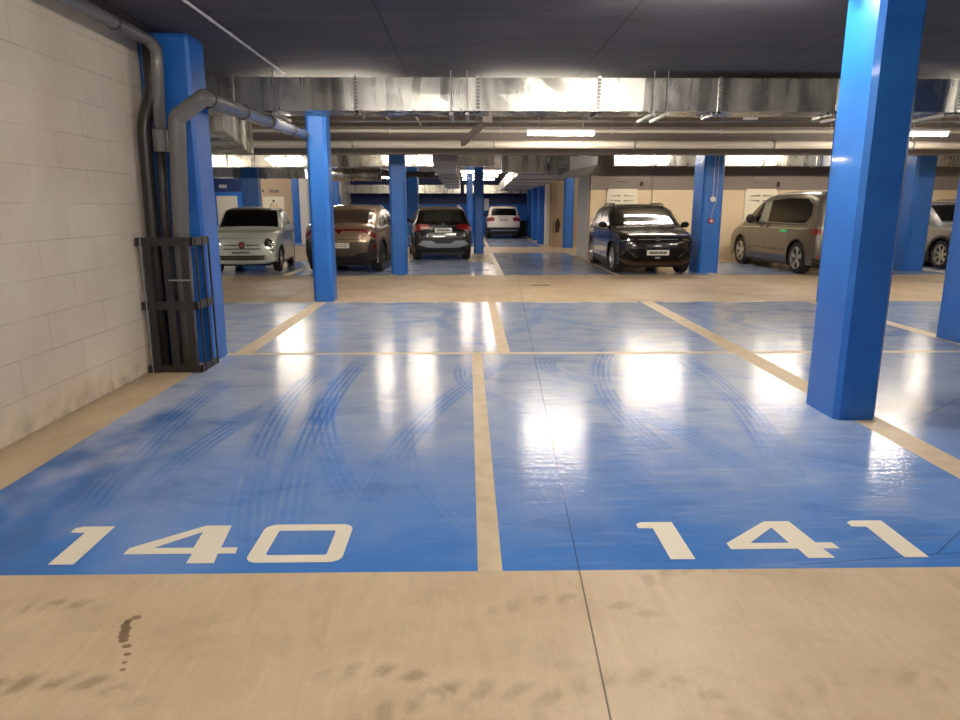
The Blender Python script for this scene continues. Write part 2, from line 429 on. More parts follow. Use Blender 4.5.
wall_plate('vent_grille', 'pale rectangular panel standing in for a faint plaque on grey band above door behind parked SUV', 'vent', 4.36,4.75,20.945,2.3,2.42, mat('band_grille', srgb(140,128,118), .7), BANDW)  # blank panel standing in for a faint stencilled plaque, as is the next
wall_plate('vent_grille', 'pale rectangular panel standing in for a faint plaque on grey band above door behind the van', 'vent', 8.44,8.83,20.945,2.3,2.42, mat('band_grille', srgb(140,128,118), .7), BANDW)  # blank panel standing in for a faint stencilled plaque, no vent
wall_plate('wall_sensor', 'tiny dark sensor on grey wall band right of the SUV door', 'sensor', 5.07,5.16,20.945,2.18,2.3, BLKM)
wall_plate('wall_sensor', 'tiny dark sensor on grey wall band right of the van door', 'sensor', 9.13,9.21,20.945,2.16,2.3, BLKM)

# ------------------------------------------------------------------ columns
def column(x0, x1, y0, y1, label, ch=.05, name='blue_column', z1=CH):
    poly = [(x0+ch,y0),(x1-ch,y0),(x1,y0+ch),(x1,y1-ch),(x1-ch,y1),(x0+ch,y1),(x0,y1-ch),(x0,y0+ch)]
    cx, cy = (x0+x1)/2, (y0+y1)/2
    o = MB().prism([(a-cx,b-cy) for a,b in poly], 0, z1).build(name, BLUE, loc=(cx,cy,0))
    return tag(o, label, 'column')
G = 'blue concrete columns'
column(-3.14,-2.66,7.13,7.57, 'thick blue column behind the grey drain pipes and black pipe guard at the left wall', .03)
column(2.8,3.125,5.03,5.52, 'large blue column in foreground standing on the line right of bay 141', .035)
column(-2.63,-2.30,11.81,12.25, 'blue column at rear end of the bay 140 row, in front of the bronze coupe SUV')
column(-1.83,-1.46,16.66,17.08, 'blue column between the bronze coupe SUV and the black SUV')
column(.21,.54,24.1,24.5, 'slim bright blue column between the black SUV and the far white SUV')
column(5.62,6.12,16.93,17.7, 'blue column with fire alarm button between dark SUV and van')
column(5.98,6.38,11.35,11.8, 'blue column mostly hidden behind the large foreground column')
column(5.87,6.35,8.0,8.5, 'blue column cut off by the right edge of the picture')
column(10.95,11.46,17.3,18.1, 'blue column between the van and the silver car at far right', .06)
column(-8.2,-7.62,26,26.5, 'blue column standing behind the mint hatchback')
column(-7.62,-7.32,31.0,31.2, 'blue column against beige wall beside white wall end, behind mint hatchback', .02)
column(-5.75,-5.4,30,30.4, 'slim blue column far back, just behind the bronze coupe SUV roofline')
column(-2.49,-1.95,28,28.5, 'broad blue column behind the gap between bronze SUV and black SUV')
column(-.05,.22,30,30.4, 'blue column directly behind the slim column beside the far white SUV')
column(3.72,4.1,27.3,27.65, 'blue column at recess corner beside the fire extinguisher')
column(3.0,3.36,30.0,30.5, 'blue column on the far side wall, nearest of the row right of white SUV')
column(3.08,3.42,33.8,34.2, 'blue column on the far side wall, middle of the row right of white SUV')
column(3.14,3.44,37.4,37.8, 'blue column on the far side wall, farthest of the row right of white SUV')
# white box on column C
wall_plate('junction_box', 'small white box on the slim column next to the far white SUV', 'box', .56,.72,24.3,1.45,1.85, WHITEP)

# ------------------------------------------------------------------ stall numbers
def poly_obj(polys, name, m, z, parent, t=.0012):
    mb = MB()
    for outer in polys: mb.prism(outer, z, z+t)
    return mb.build(name, m, parent)
ONE = [[(0,.365),(0,.32),(.075,.315),(.075,0),(.19,0),(.19,.385),(.03,.385)]]
# four built as convex strokes, overlapping
FOUR = [[(.29,.385),(.41,.385),(.455,0),(.325,0)],[(0,.09),(.52,.09),(.52,.15),(0,.15)],[(0,.15),(.125,.15),(.33,.355),(.29,.385)]]
FOUR = [[(0,.09),(.322,.09),(.328,0),(.455,0),(.442,.09),(.525,.09),(.515,.15),(.437,.15),(.41,.385),(.28,.385),(0,.15)]]
FOUR_HOLE = [(.115,.15),(.305,.15),(.29,.315)]
def ring_poly(x0,x1,y0,y1,r,n=6):
    out = []
    for cx, cy, a in ((x1-r,y0+r,-PI/2),(x1-r,y1-r,0),(x0+r,y1-r,PI/2),(x0+r,y0+r,PI)):
        for k in range(n+1): out.append((cx+r*math.cos(a+PI/2*k/n), cy+r*math.sin(a+PI/2*k/n)))
    return out
def fill_with_hole(outer, hole, name, m, z, parent):
    bm = bmesh.new(); es = []
    for loop in (outer, hole):
        vs = [bm.verts.new((x,y,z)) for x,y in loop]
        es += [bm.edges.new((vs[i],vs[(i+1)%len(vs)])) for i in range(len(vs))]
    bmesh.ops.triangle_fill(bm, edges=es, use_beauty=True, use_dissolve=False)
    s = MB(); s.bm.free(); s.bm = bm
    o = s.build(name, m, parent)
    # make sure it faces up
    if o.data.polygons and o.data.polygons[0].normal.z < 0: o.data.flip_normals()
    return o
def digit(ch, x, y, parent):
    if ch == '1': return poly_obj([[(a+x,b+y) for a,b in ONE[0]]], 'digit_one', NUMP, .001, parent)
    if ch == '4': return fill_with_hole([(a+x,b+y) for a,b in FOUR[0]], [(a+x,b+y) for a,b in FOUR_HOLE], 'digit_four', NUMP, .002, parent)
    o = ring_poly(x,x+.445,y,y+.39,.06); h = ring_poly(x+.08,x+.365,y+.07,y+.32,.012,2)
    return fill_with_hole(o, h, 'digit_zero', NUMP, .002, parent)
t = thing('bay_number', 'cream painted number 140 on blue floor at the front of left bay', 'number', (-1.3,2.92,0))
for ch, x in (('1',-1.998),('4',-1.625),('0',-1.035)): digit(ch, x+1.3, 0, t)
t = thing('bay_number', 'cream painted number 141 on blue floor at the front of right bay', 'number', (1.5,2.92,0))
for ch, x in (('1',.86),('4',1.25),('1',1.955)): digit(ch, x-1.5, 0, t)
# drip stain and white dashes
DRIPS = [(-1.325,2.495,.02,.016),(-1.345,2.47,.016,.018),(-1.345,2.445,.017,.02),(-1.33,2.42,.02,.018),(-1.325,2.395,.02,.018),(-1.315,2.37,.022,.016),(-1.305,2.345,.02,.014),(-1.275,2.31,.018,.012),(-1.25,2.262,.014,.010),(-1.238,2.215,.010,.008),(-1.225,2.175,.011,.008)]
mb = MB()
for x, y, rx, ry in DRIPS:
    mb.prism([(x+rx*math.cos(a),y+ry*math.sin(a)) for a in [2*PI*k/12 for k in range(12)]], .0004, .0010)
tag(mb.build('drip_stain', mat('wet_stain', srgb(136,112,82), .5)), 'dark trail of drip stains on the bare concrete below number 140', 'stain', kind='stuff')
DASH = mat('white_dash_paint', srgb(226,224,216), .5)  # bright reflections along the floor edges, painted as flat white dashes
for yy, sgs in ((11.70, [(-2.3,-2.0),(-1.6,-1.2),(-.6,-.5),(-.1,.2),(1.1,1.9),(2.1,2.9),(3.3,3.8),(-3.9,-3.4),(4.4,5.1),(6.6,7.1)]),
                (16.5, [(-1.5,-1.3),(-1.0,-.7),(-.2,.1),(.4,.6),(1.0,1.25),(1.75,1.95),(2.35,2.55),(2.85,3.3)])):
    mb = MB()
    for a, b in sgs: mb.prism([(a,yy-.03),(b,yy-.03),(b-.04,yy+.03),(a+.06,yy+.03)], .0005, .0014)
    tag(mb.build('edge_dashes', DASH), 'white dashes painted as reflections along the blue floor edge, %s side of the concrete aisle' % ('near' if yy < 12 else 'far'), 'floor marking', kind='stuff')
# drain cover in aisle
t = thing('drain_cover', 'small dark drain cover set in the beige aisle', 'drain', (1.5,14.3,0))
MB().box(-.2,.2,-.09,.09,0,.004).build('frame', mat('drain_frame', srgb(120,100,74), .6), t)
m = MB()
for k in range(7): m.box(-.17+k*.05,-.145+k*.05,-.07,.07,.003,.006)
m.build('grate', mat('drain_grate', srgb(82,70,54), .6), t)

# ------------------------------------------------------------------ ducts
def duct_x(label, x0, x1, y0, y1, z0, z1, joints_, m=GALV, hangers=(), tilt=None, name='air_duct'):
    """rectangular duct running in X, one section per joint"""
    cx = (x0+x1)/2
    t = thing(name, label, 'duct', (cx, (y0+y1)/2, z0)); Y0, Y1 = y0-(y0+y1)/2, y1-(y0+y1)/2; H = z1-z0
    ed = [x0]+[j for j in joints_ if x0 < j < x1]+[x1]
    for i, (a, b) in enumerate(zip(ed, ed[1:])):
        # section with shallow cross-creased face
        mb = MB(); bm = mb.bm; n = max(3, int((b-a)/.24)); tl = (tilt or {}).get(i, 0)
        prof = []
        for k in range(n+1):
            x = a-cx+(b-a)*k/n; d = 0 if k in (0,n) else random.uniform(-.003,.005)
            tt = tl*(0 if k in (0,n) else 1)
            prof.append([bm.verts.new(p) for p in ((x,Y0+.0,H),(x,Y0-d+tt*.5,H*.5),(x,Y0,0),(x,Y1,0),(x,Y1,H))])
        for p, q in zip(prof, prof[1:]):
            for k in range(5): bm.faces.new((p[k],p[(k+1)%5],q[(k+1)%5],q[k]))
        bm.faces.new(prof[0]); bm.faces.new(prof[-1][::-1])
        mb.build('duct_section', m, t)
    for j in ed[1:-1]:
        x = j-cx
        MB().box(x-.018,x+.018,Y0-.028,Y0+.002,-.03,H+.02).box(x-.018,x+.018,Y0-.028,Y1+.028,-.03,.002).build('flange', m, t)
        mb = MB()
        for k in range(9):
            mb.box(x-.020-.003*(k%2),x+.020,Y0-.036,Y0-.028,.02+k*H/9.5,.02+k*H/9.5+.03)
        mb.build('flange_bolts', mat('dull_zinc', srgb(120,120,118), .5, metal=.6), t)
    for h in hangers:
        x = h-cx
        MB().tube([(x,Y0-.06,-.04),(x,Y0-.06,CH-z0)], .006, 6).build('hanger_rod', RODM, t)
        MB().box(x-.022,x+.022,Y0-.1,Y1+.1,-.065,-.03).build('hanger_strut', RODM, t)
    return t
duct_x('large galvanised rectangular duct crossing the ceiling above the front bays', -5.6, 9.5, 9.0, 9.58, 2.745, 3.13,
       [-4.3,-2.86,-1.36,.13,1.62,3.11,4.6,6.1,7.6], hangers=(-2.35,-.2,.0,2.28,2.45,4.75,5.9,6.6))
# bent strut hanging below
def duct_y(label, x0, x1, y0, y1, za, zb, h, m, ribs, name='air_duct', x0b=None, x1b=None):
    x0b = x0 if x0b is None else x0b; x1b = x1 if x1b is None else x1b
    t = thing(name, label, 'duct', (x0, y0, za)); 
    n = ribs
    for i in range(n):
        f0, f1 = i/n, (i+1)/n
        def q(f, inset=0):
            a = x0+(x0b-x0)*f-x0+inset; b = x1+(x1b-x1)*f-x0-inset; z = (zb-za)*f; y = (y1-y0)*f
            return [(a,y,z+inset),(b,y,z+inset),(b,y,z+h-inset),(a,y,z+h-inset)]
        MB().hexa(q(f0), q(f1-.002)).build('duct_section', m, t)
        if i:
            A = q(f0-.25/n*.2, -.03); B = q(f0+.25/n*.1, -.03)
            MB().hexa(A, B).build('flange', RODM, t)
    return t
duct_y('tapering galvanised duct branch behind the drain pipe at upper left', -4.9,-3.25, 9.75,11.6, 2.58,2.40,.48, GALV2, 3, x0b=-5.0, x1b=-3.42)
duct_x('bright galvanised duct behind the ceiling beam above the black SUV and bronze SUV', -3.3, .75, 20.0,20.45, 2.68,3.06, [-2,-.6], m=GALV2)
duct_x('bright galvanised duct high above the mint hatchback', -10.5,-3.5, 22.6,23.05, 2.80,3.15, [-9,-7.5,-6,-4.6], m=GALV2)
duct_x('bright galvanised duct running above the wall behind dark SUV and van', 4.1, 15, 20.0,20.45, 2.70,3.06, [5.3,6.8,8.3,9.8,11.3], m=GALV2)
duct_x('galvanised duct crossing behind the mint hatchback, farther of the left ducts', -9.3,-6.0, 26.6,27.1, 2.6,3.0, [-7.6,-6.6], m=GALV)
duct_x('short galvanised duct box above the far left door', -10.6,-8.35, 25.6,26.0, 2.58,2.98, [-9.6], m=GALV2)
duct_y('pale ribbed duct hanging toward the back, left of the slim column', -.85,-.28, 17.6,32, 2.48,2.36,.18, GREYDUCT, 6, x0b=-.92,x1b=-.34)
duct_y('wide grey duct running to the back, right of the slim column', 1.45,3.1, 20.7,36, 2.47,2.35,.36, GREYDUCT, 6, x0b=1.6,x1b=2.9)
t = thing('duct_box', 'ribbed pale duct box dropping in front of bright duct above the black SUV', 'duct', (-.85,17.6,2.665))
MB().box(0,.6,0,2.3,0,.28).build('duct_section', GREYDUCT, t)
for k in range(5): MB().box(-.01,.61,-.02,.0,.02+k*.05,.045+k*.05).build('rib', RODM, t)
# shaped boxes at the near end of the wide duct
t = thing('duct_junction', 'galvanised duct junction box at the near end of the wide grey duct', 'duct', (1.2,20.0,2.53))
MB().box(-.2,.1,-.05,.5,0,.5).box(.1,1.0,0,.6,-.02,.5).build('duct_section', GALV2, t)
MB().box(-.24,-.2,-.08,.55,-.02,.52).build('flange', RODM, t); MB().box(.98,1.02,-.05,.65,-.04,.5).build('flange', RODM, t)
t = thing('duct_elbow', 'grey stepped duct elbow reaching over the end of the right wall', 'duct', (2.3,19.9,2.5))
MB().hexa([(.0,.1,.12),(.55,.1,.12),(.55,.1,.45),(.0,.1,.45)], [(.0,.7,.12),(.55,.7,.12),(.55,.7,.45),(.0,.7,.45)]).build('curved_section', GALV, t)
MB().hexa([(.5,-.3,.05),(1.25,-.3,.2),(1.25,-.3,.42),(.5,-.3,.42)], [(.3,1.0,-.1),(1.2,1.0,-.1),(1.2,1.0,.42),(.3,1.0,.42)]).build('duct_section', GREYDUCT, t)
# rounded duct and clutter behind bronze SUV
t = thing('round_duct', 'shiny rounded duct end above the bronze coupe SUV', 'duct', (-3.6,22.5,2.56))
MB().tube([(-.9,0,0),(.9,0,0)], .19, 20).build('duct_section', GALV2, t, smooth=True)
MB().tube([(-.02,0,0),(.02,0,0)], .21, 20).build('flange', RODM, t)
MB().tube([(.82,0,0),(.88,0,0)], .215, 20).build('end_collar', RODM, t)
duct_x('pale duct low across the far blue wall, left part', -6.9,-.4, 40,40.4, 2.3,2.75, [-5,-3,-1.5], m=GALV2)
duct_x('pale duct low across the far blue wall, behind the lit tubes', -.2,3.5, 40,40.4, 2.3,2.75, [.9,2.2], m=GALV2)
t = thing('flex_duct', 'dark twisted flexible duct under ceiling left of second column', 'duct', (-2.9,24,2.62))
pts = [(0,0,.1),(.3,.1,.0),(.7,.2,-.04),(1.1,.3,.05),(1.5,.4,.0),(1.9,.5,.06)]
sp = smooth_path(pts,.2,5)
MB().tube(sp, [.09+.012*(k%2) for k in range(len(sp))], 10).build('duct_section', mat('dark_flex', srgb(96,90,84), .5, metal=.5), t)
MB().tube([(0,0,.1),(-.1,-.02,.13)], .115, 12).build('collar', RODM, t)

# ------------------------------------------------------------------ pipes
def pipe(name, label, pts, r, m, collars=(), colm=None, bend=.14, seg=16, cat='pipe', colname='pipe_clamp', cr=1.13, cw=.03):
    P0 = Vector(pts[0]); t = thing(name, label, cat, tuple(P0))
    MB().tube([p-P0 for p in smooth_path(pts, bend)], r, seg).build('pipe_run', m, t, smooth=True)
    for c, d in collars:
        c = Vector(c)-P0; d = Vector(d).normalized()*cw
        MB().tube([c-d, c+d], r*cr, seg).build(colname, colm or m, t)
    return t
pipe('drain_pipe', 'grey drain pipe along the top of the left wall dropping beside blue column',
     [(-3.02,3.0,3.13),(-2.93,6.9,3.09),(-2.87,6.92,3.02),(-2.90,6.9,2.2)], .056, PVC,
     collars=[((-2.945,6.3,3.095),(0,1,0)),((-2.98,4.6,3.11),(0,1,0))], colm=BLKM, cw=.012, bend=.09)
pipe('drain_pipe', 'dark thinner drain pipe below the grey coupling at the left wall', [(-2.90,6.9,2.26),(-2.93,6.9,1.6),(-2.96,6.92,0.0)], .045, PVCD,
     collars=[((-2.90,6.9,2.2),(0,0,1))], colm=PVC, cw=.1, cr=1.6, colname='coupling')
pa, pb = Vector((-2.42,6.78,2.575)), Vector((-2.62,11.72,2.715))
dr = (pb-pa).normalized()
pipe('drain_pipe', 'large grey drain pipe slanting from column to elbow and down into guard',
     [tuple(pb), tuple(pa), (-2.70,6.82,2.40), (-2.77,6.85,1.3), (-2.80,6.88,0.0)], .078, PVC,
     collars=[(tuple(pa+dr*f), tuple(dr)) for f in (.12,1.3,2.5,3.9,4.8)], colm=BLKM, cw=.012, bend=.035, cr=1.14)
pipe('drain_pipe', 'dark drain pipe hugging the left wall with a kinked offset near the top',
     [(-2.97,6.98,3.15),(-2.97,6.98,2.62),(-3.045,6.9,2.36),(-3.05,6.88,1.3),(-3.06,6.86,0.0)], .062, PVCD)
pipe('drain_pipe', 'thin dark drain pipe squeezed between the other pipes at the column', [(-2.97,7.04,3.15),(-2.99,7.04,0)], .042, PVCD, seg=12)

# guard cage
t = thing('pipe_guard', 'black steel cage guard around the drain pipes at the left wall', 'guard', (-2.88,6.68,0))
gx0, gx1, gy0, gy1 = -.225,.27,0,.42
for z in (1.27,.66,.03):
    mb = MB(); mb.box(gx0-.02,gx1,gy0,gy0+.012,z-.04,z+.04); mb.box(gx1-.012,gx1,gy0,gy1,z-.04,z+.04); mb.build('guard_band', BLKM, t)
    MB().box(gx0-.03,gx0+.01,gy0-.015,gy0+.02,z-.04,z+.04).build('fixing_lug', BLKM, t)
for x in (-.16,.02,.19): MB().box(x-.035,x+.035,gy0-.008,gy0+.002,0,1.3).build('flat_bar', BLKM, t)
for x, y in ((gx0+.01,gy0),(gx1-.05,gy0),(gx1,gy0+.08),(gx1,gy0+.26),(gx1,gy1)): MB().tube([(x,y,0),(x,y,1.3)], .011, 8).build('round_bar', RODM if x<0 else BLKM, t)
MB().box(.02,.25,gy0-.012,gy0-.006,.9,.915).build('cable_tie', RODM, t)

# ceiling conduits
def conduit(label, a, b, r, m, clips=0, name='ceiling_conduit', clipm=None):
    A, B = Vector(a), Vector(b); t = thing(name, label, 'conduit' if 'conduit' in name else 'pipe', a)
    MB().tube([(0,0,0), tuple(B-A)], r, 10).build('pipe_run', m, t, smooth=True)
    d = (B-A); L = d.length; dn = d.normalized()
    for k in range(clips):
        c = d*((k+.5)/clips); 
        MB().tube([tuple(c-dn*.012), tuple(c+dn*.012)], r*1.35, 10).build('clip', clipm or m, t)
        MB().tube([tuple(c), (c.x,c.y,CH-A.z)], .005, 5).build('clip_rod', RODM, t)
    return t
conduit('white conduit with clips on the dark ceiling at upper left', (-2.2,4.0,3.17), (-2.22,9.0,3.17), .012, WHITEC, 9)
conduit('pale conduit carrying the front tube lights across the ceiling', (-4.5,13.42,2.955), (16,13.42,2.955), .03, PVCL, 10)
conduit('thick pale pipe running across in front of the ceiling beam', (-6.5,14.45,2.80), (16,14.45,2.80), .075, PVCL, 8, name='ceiling_pipe', clipm=RODM)
conduit('thin grey conduit just above the thick pale pipe', (-6,12.6,3.02), (16,12.6,3.05), .018, PVC, 6)
for x, y, lb in ((-2.0,10.2,'leftmost'),(-1.4,11.0,'second'),(-.9,11.8,'third')):
    conduit('short slanting conduit under ceiling behind first column, %s of three' % lb, (x,y-.8,3.12), (x+.05,y+1.5,3.05), .018, PVCL, 2)
t = thing('ceiling_bracket', 'angled steel bracket hanging by the pale pipe above the black SUV', 'bracket', (.32,13.0,3.0))
MB().hexa([(-.45,.9,-.28),(-.38,.9,-.28),(-.38,.9,-.18),(-.45,.9,-.18)], [(-.02,-.6,.0),(.07,-.6,.0),(.07,-.6,.1),(-.02,-.6,.1)]).build('arm', BEAMM, t)
MB().box(-.06,.1,-.7,-.5,-.02,.2).build('mount', BEAMM, t)
wall_plate('junction_box', 'small white junction box on the ceiling conduit near left end of front tube light', 'box', .18,.28,13.35,2.99,3.08, WHITEP)
wall_plate('junction_box', 'small white junction box on the ceiling conduit right of the front tube light', 'box', 4.75,5.0,12.5,3.05,3.1, WHITEP)

# ------------------------------------------------------------------ tube lights
def tube_light(x, y, z, L, label, m=TUBE, rz=0):
    t = thing('tube_light', label, 'light', (x,y,z), rz)
    MB().box(-L/2-.04,L/2+.04,-.05,.05,.035,.075).build('housing', WHITEP, t)
    MB().tube([(-L/2,0,0),(L/2,0,0)], .034, 10).build('tube', m, t)
    for s in (-1,1): MB().tube([(s*L/2,0,0),(s*(L/2+.03),0,0)], .037, 10).build('end_cap', WHITEP, t)
    for q in (-.35,.35): MB().tube([(L*q,0,.07),(L*q,0,CH-z)], .006, 5).build('hanger', RODM, t)
    return t
tube_light(1.72,13.36,2.905,1.2,'lit tube light on the conduit above, left of the foreground column')
tube_light(8.32,13.36,2.905,1.2,'lit tube light on the conduit seen just right of the foreground column')
TUBEN = mat('lit_tube_soft', (1,.93,.82,1), .5, emis=30., emcol=(1,.91,.80,1))  # unseen fill tubes, added to brighten the near floor
for x, y, lb, mm in ((1.9,5.35,'above the front of bay 141',mat('lit_tube_bright', (1,.93,.82,1), .5, emis=80., emcol=(1,.88,.74,1))),(8.0,5.3,'above the bays right of foreground column',TUBE),(-1.0,3.2,'above bay 140, added as fill',TUBEN),
                 (1.0,.8,'over the viewer, added as fill',TUBEN),(-1.5,-1.6,'behind the viewer on the left, added as fill',TUBEN)):
    tube_light(x,y,3.1,1.5,'lit ceiling tube light out of view '+lb, mm)
for x, L, lb in ((-9.0,1.5,'added far left beyond the wall end'),(-2.2,.5,'above the bronze SUV'),(-1.3,.75,'above the black SUV'),(5.1,1.6,'above the dark SUV'),(8.6,1.3,'above the van'),(12.0,1.5,'above the silver car')):  # the far left tube is added, unseen, to light duct and mint car
    tube_light(x,18.6,3.06,L,'lit tube light hidden behind the ceiling beam, '+lb)
for y, lb in ((27,'nearest'),(30.5,'middle'),(34.5,'farthest')):
    tube_light(.52,y,2.86,1.5,'wide lit tube light behind slim column, %s of the three in a row' % lb, TUBEW)
for x, lb in ((.95,'above the middle of bays'),(7.4,'right of foreground column'),(-1.9,'close to the left wall')):
    tube_light(x,10.15,3.08,1.5,'lit tube light hidden behind the big duct, '+lb)
tube_light(-5.2,27,2.78,.9,'small lit tube light above the bronze SUV near round duct')
tube_light(-5.7,22.1,3.0,.9,'lit tube light in front of the duct high above the mint hatchback')
tube_light(-9.0,28.5,3.0,1.3,'lit tube light in front of the far left doors')
tube_light(-3.5,35,2.95,1.3,'lit tube light near the far blue wall')
tube_light(5.3,25,2.95,1.3,'lit tube light in the recess behind the right wall')
tube_light(-9,12.5,3.05,1.5,'lit tube light out of view left over the aisle')
tube_light(14,12.5,3.05,1.5,'lit tube light out of view right over the aisle')

# ------------------------------------------------------------------ fire alarm, extinguisher
t = thing('fire_alarm', 'round white sounder on conduit on the column beside the van', 'alarm', (5.86,16.93,0))
MB().tube([(.0,-.045,1.76),(.0,0,1.76)], .065, 16).build('sounder', WHITEP, t)
MB().tube([(.0,-.012,1.83),(.0,-.012,3.15)], .01, 6).tube([(.09,-.012,3.15),(.09,-.012,1.7),(.02,-.012,1.5),(.0,-.012,1.3)], .008, 6).build('conduit', WHITEC, t)
t = thing('alarm_button', 'red manual fire alarm button low on the column beside the van', 'alarm', (5.85,16.93,1.19))
MB().box(-.055,.055,-.05,0,0,.11,.008).build('box', RED, t); MB().box(-.03,.03,-.055,-.045,.03,.08).build('glass_pane', WHITEP, t)
t = thing('fire_extinguisher', 'dark fire extinguisher hanging by the recess door beside blue column', 'extinguisher', (3.62,28.45,.55))
MB().tube([(0,0,0),(0,0,.03),(0,0,.42),(0,0,.48),(0,0,.5)], [.06,.075,.075,.05,.03], 14).build('cylinder', mat('dark_red', srgb(58,22,20), .4), t, smooth=True)
MB().box(-.025,.025,-.06,.04,.5,.56).build('valve', BLKM, t)
MB().tube([(.03,0,.53),(.09,0,.45),(.085,0,.2)], .012, 6).build('hose', BLKM, t)
wall_plate('extinguisher_bracket', 'small bracket plate on the greige door behind the extinguisher', 'bracket', 3.55,3.69,28.63,.6,.95, BLKM)

CARS_HERE = True
# ------------------------------------------------------------------ cars
def chaikin(pts, it=2):
    for _ in range(it):
        out = [pts[0]]
        for a, b in zip(pts, pts[1:]):
            out.append((a[0]*.75+b[0]*.25, a[1]*.75+b[1]*.25)); out.append((a[0]*.25+b[0]*.75, a[1]*.25+b[1]*.75))
        out.append(pts[-1]); pts = out
    return pts
def resample(pts, d):
    L = [0]
    for a, b in zip(pts, pts[1:]): L.append(L[-1]+math.hypot(b[0]-a[0], b[1]-a[1]))
    n = int(L[-1]/d); out = []; j = 0
    for i in range(n+1):
        s = L[-1]*i/n
        while j < len(L)-2 and L[j+1] < s: j += 1
        f = (s-L[j])/max(1e-9, L[j+1]-L[j]); a, b = pts[j], pts[j+1]
        out.append((a[0]+(b[0]-a[0])*f, a[1]+(b[1]-a[1])*f))
    return out
def sstep(a, b, x):
    t = max(0., min(1., (x-a)/(b-a))); return t*t*(3-2*t)

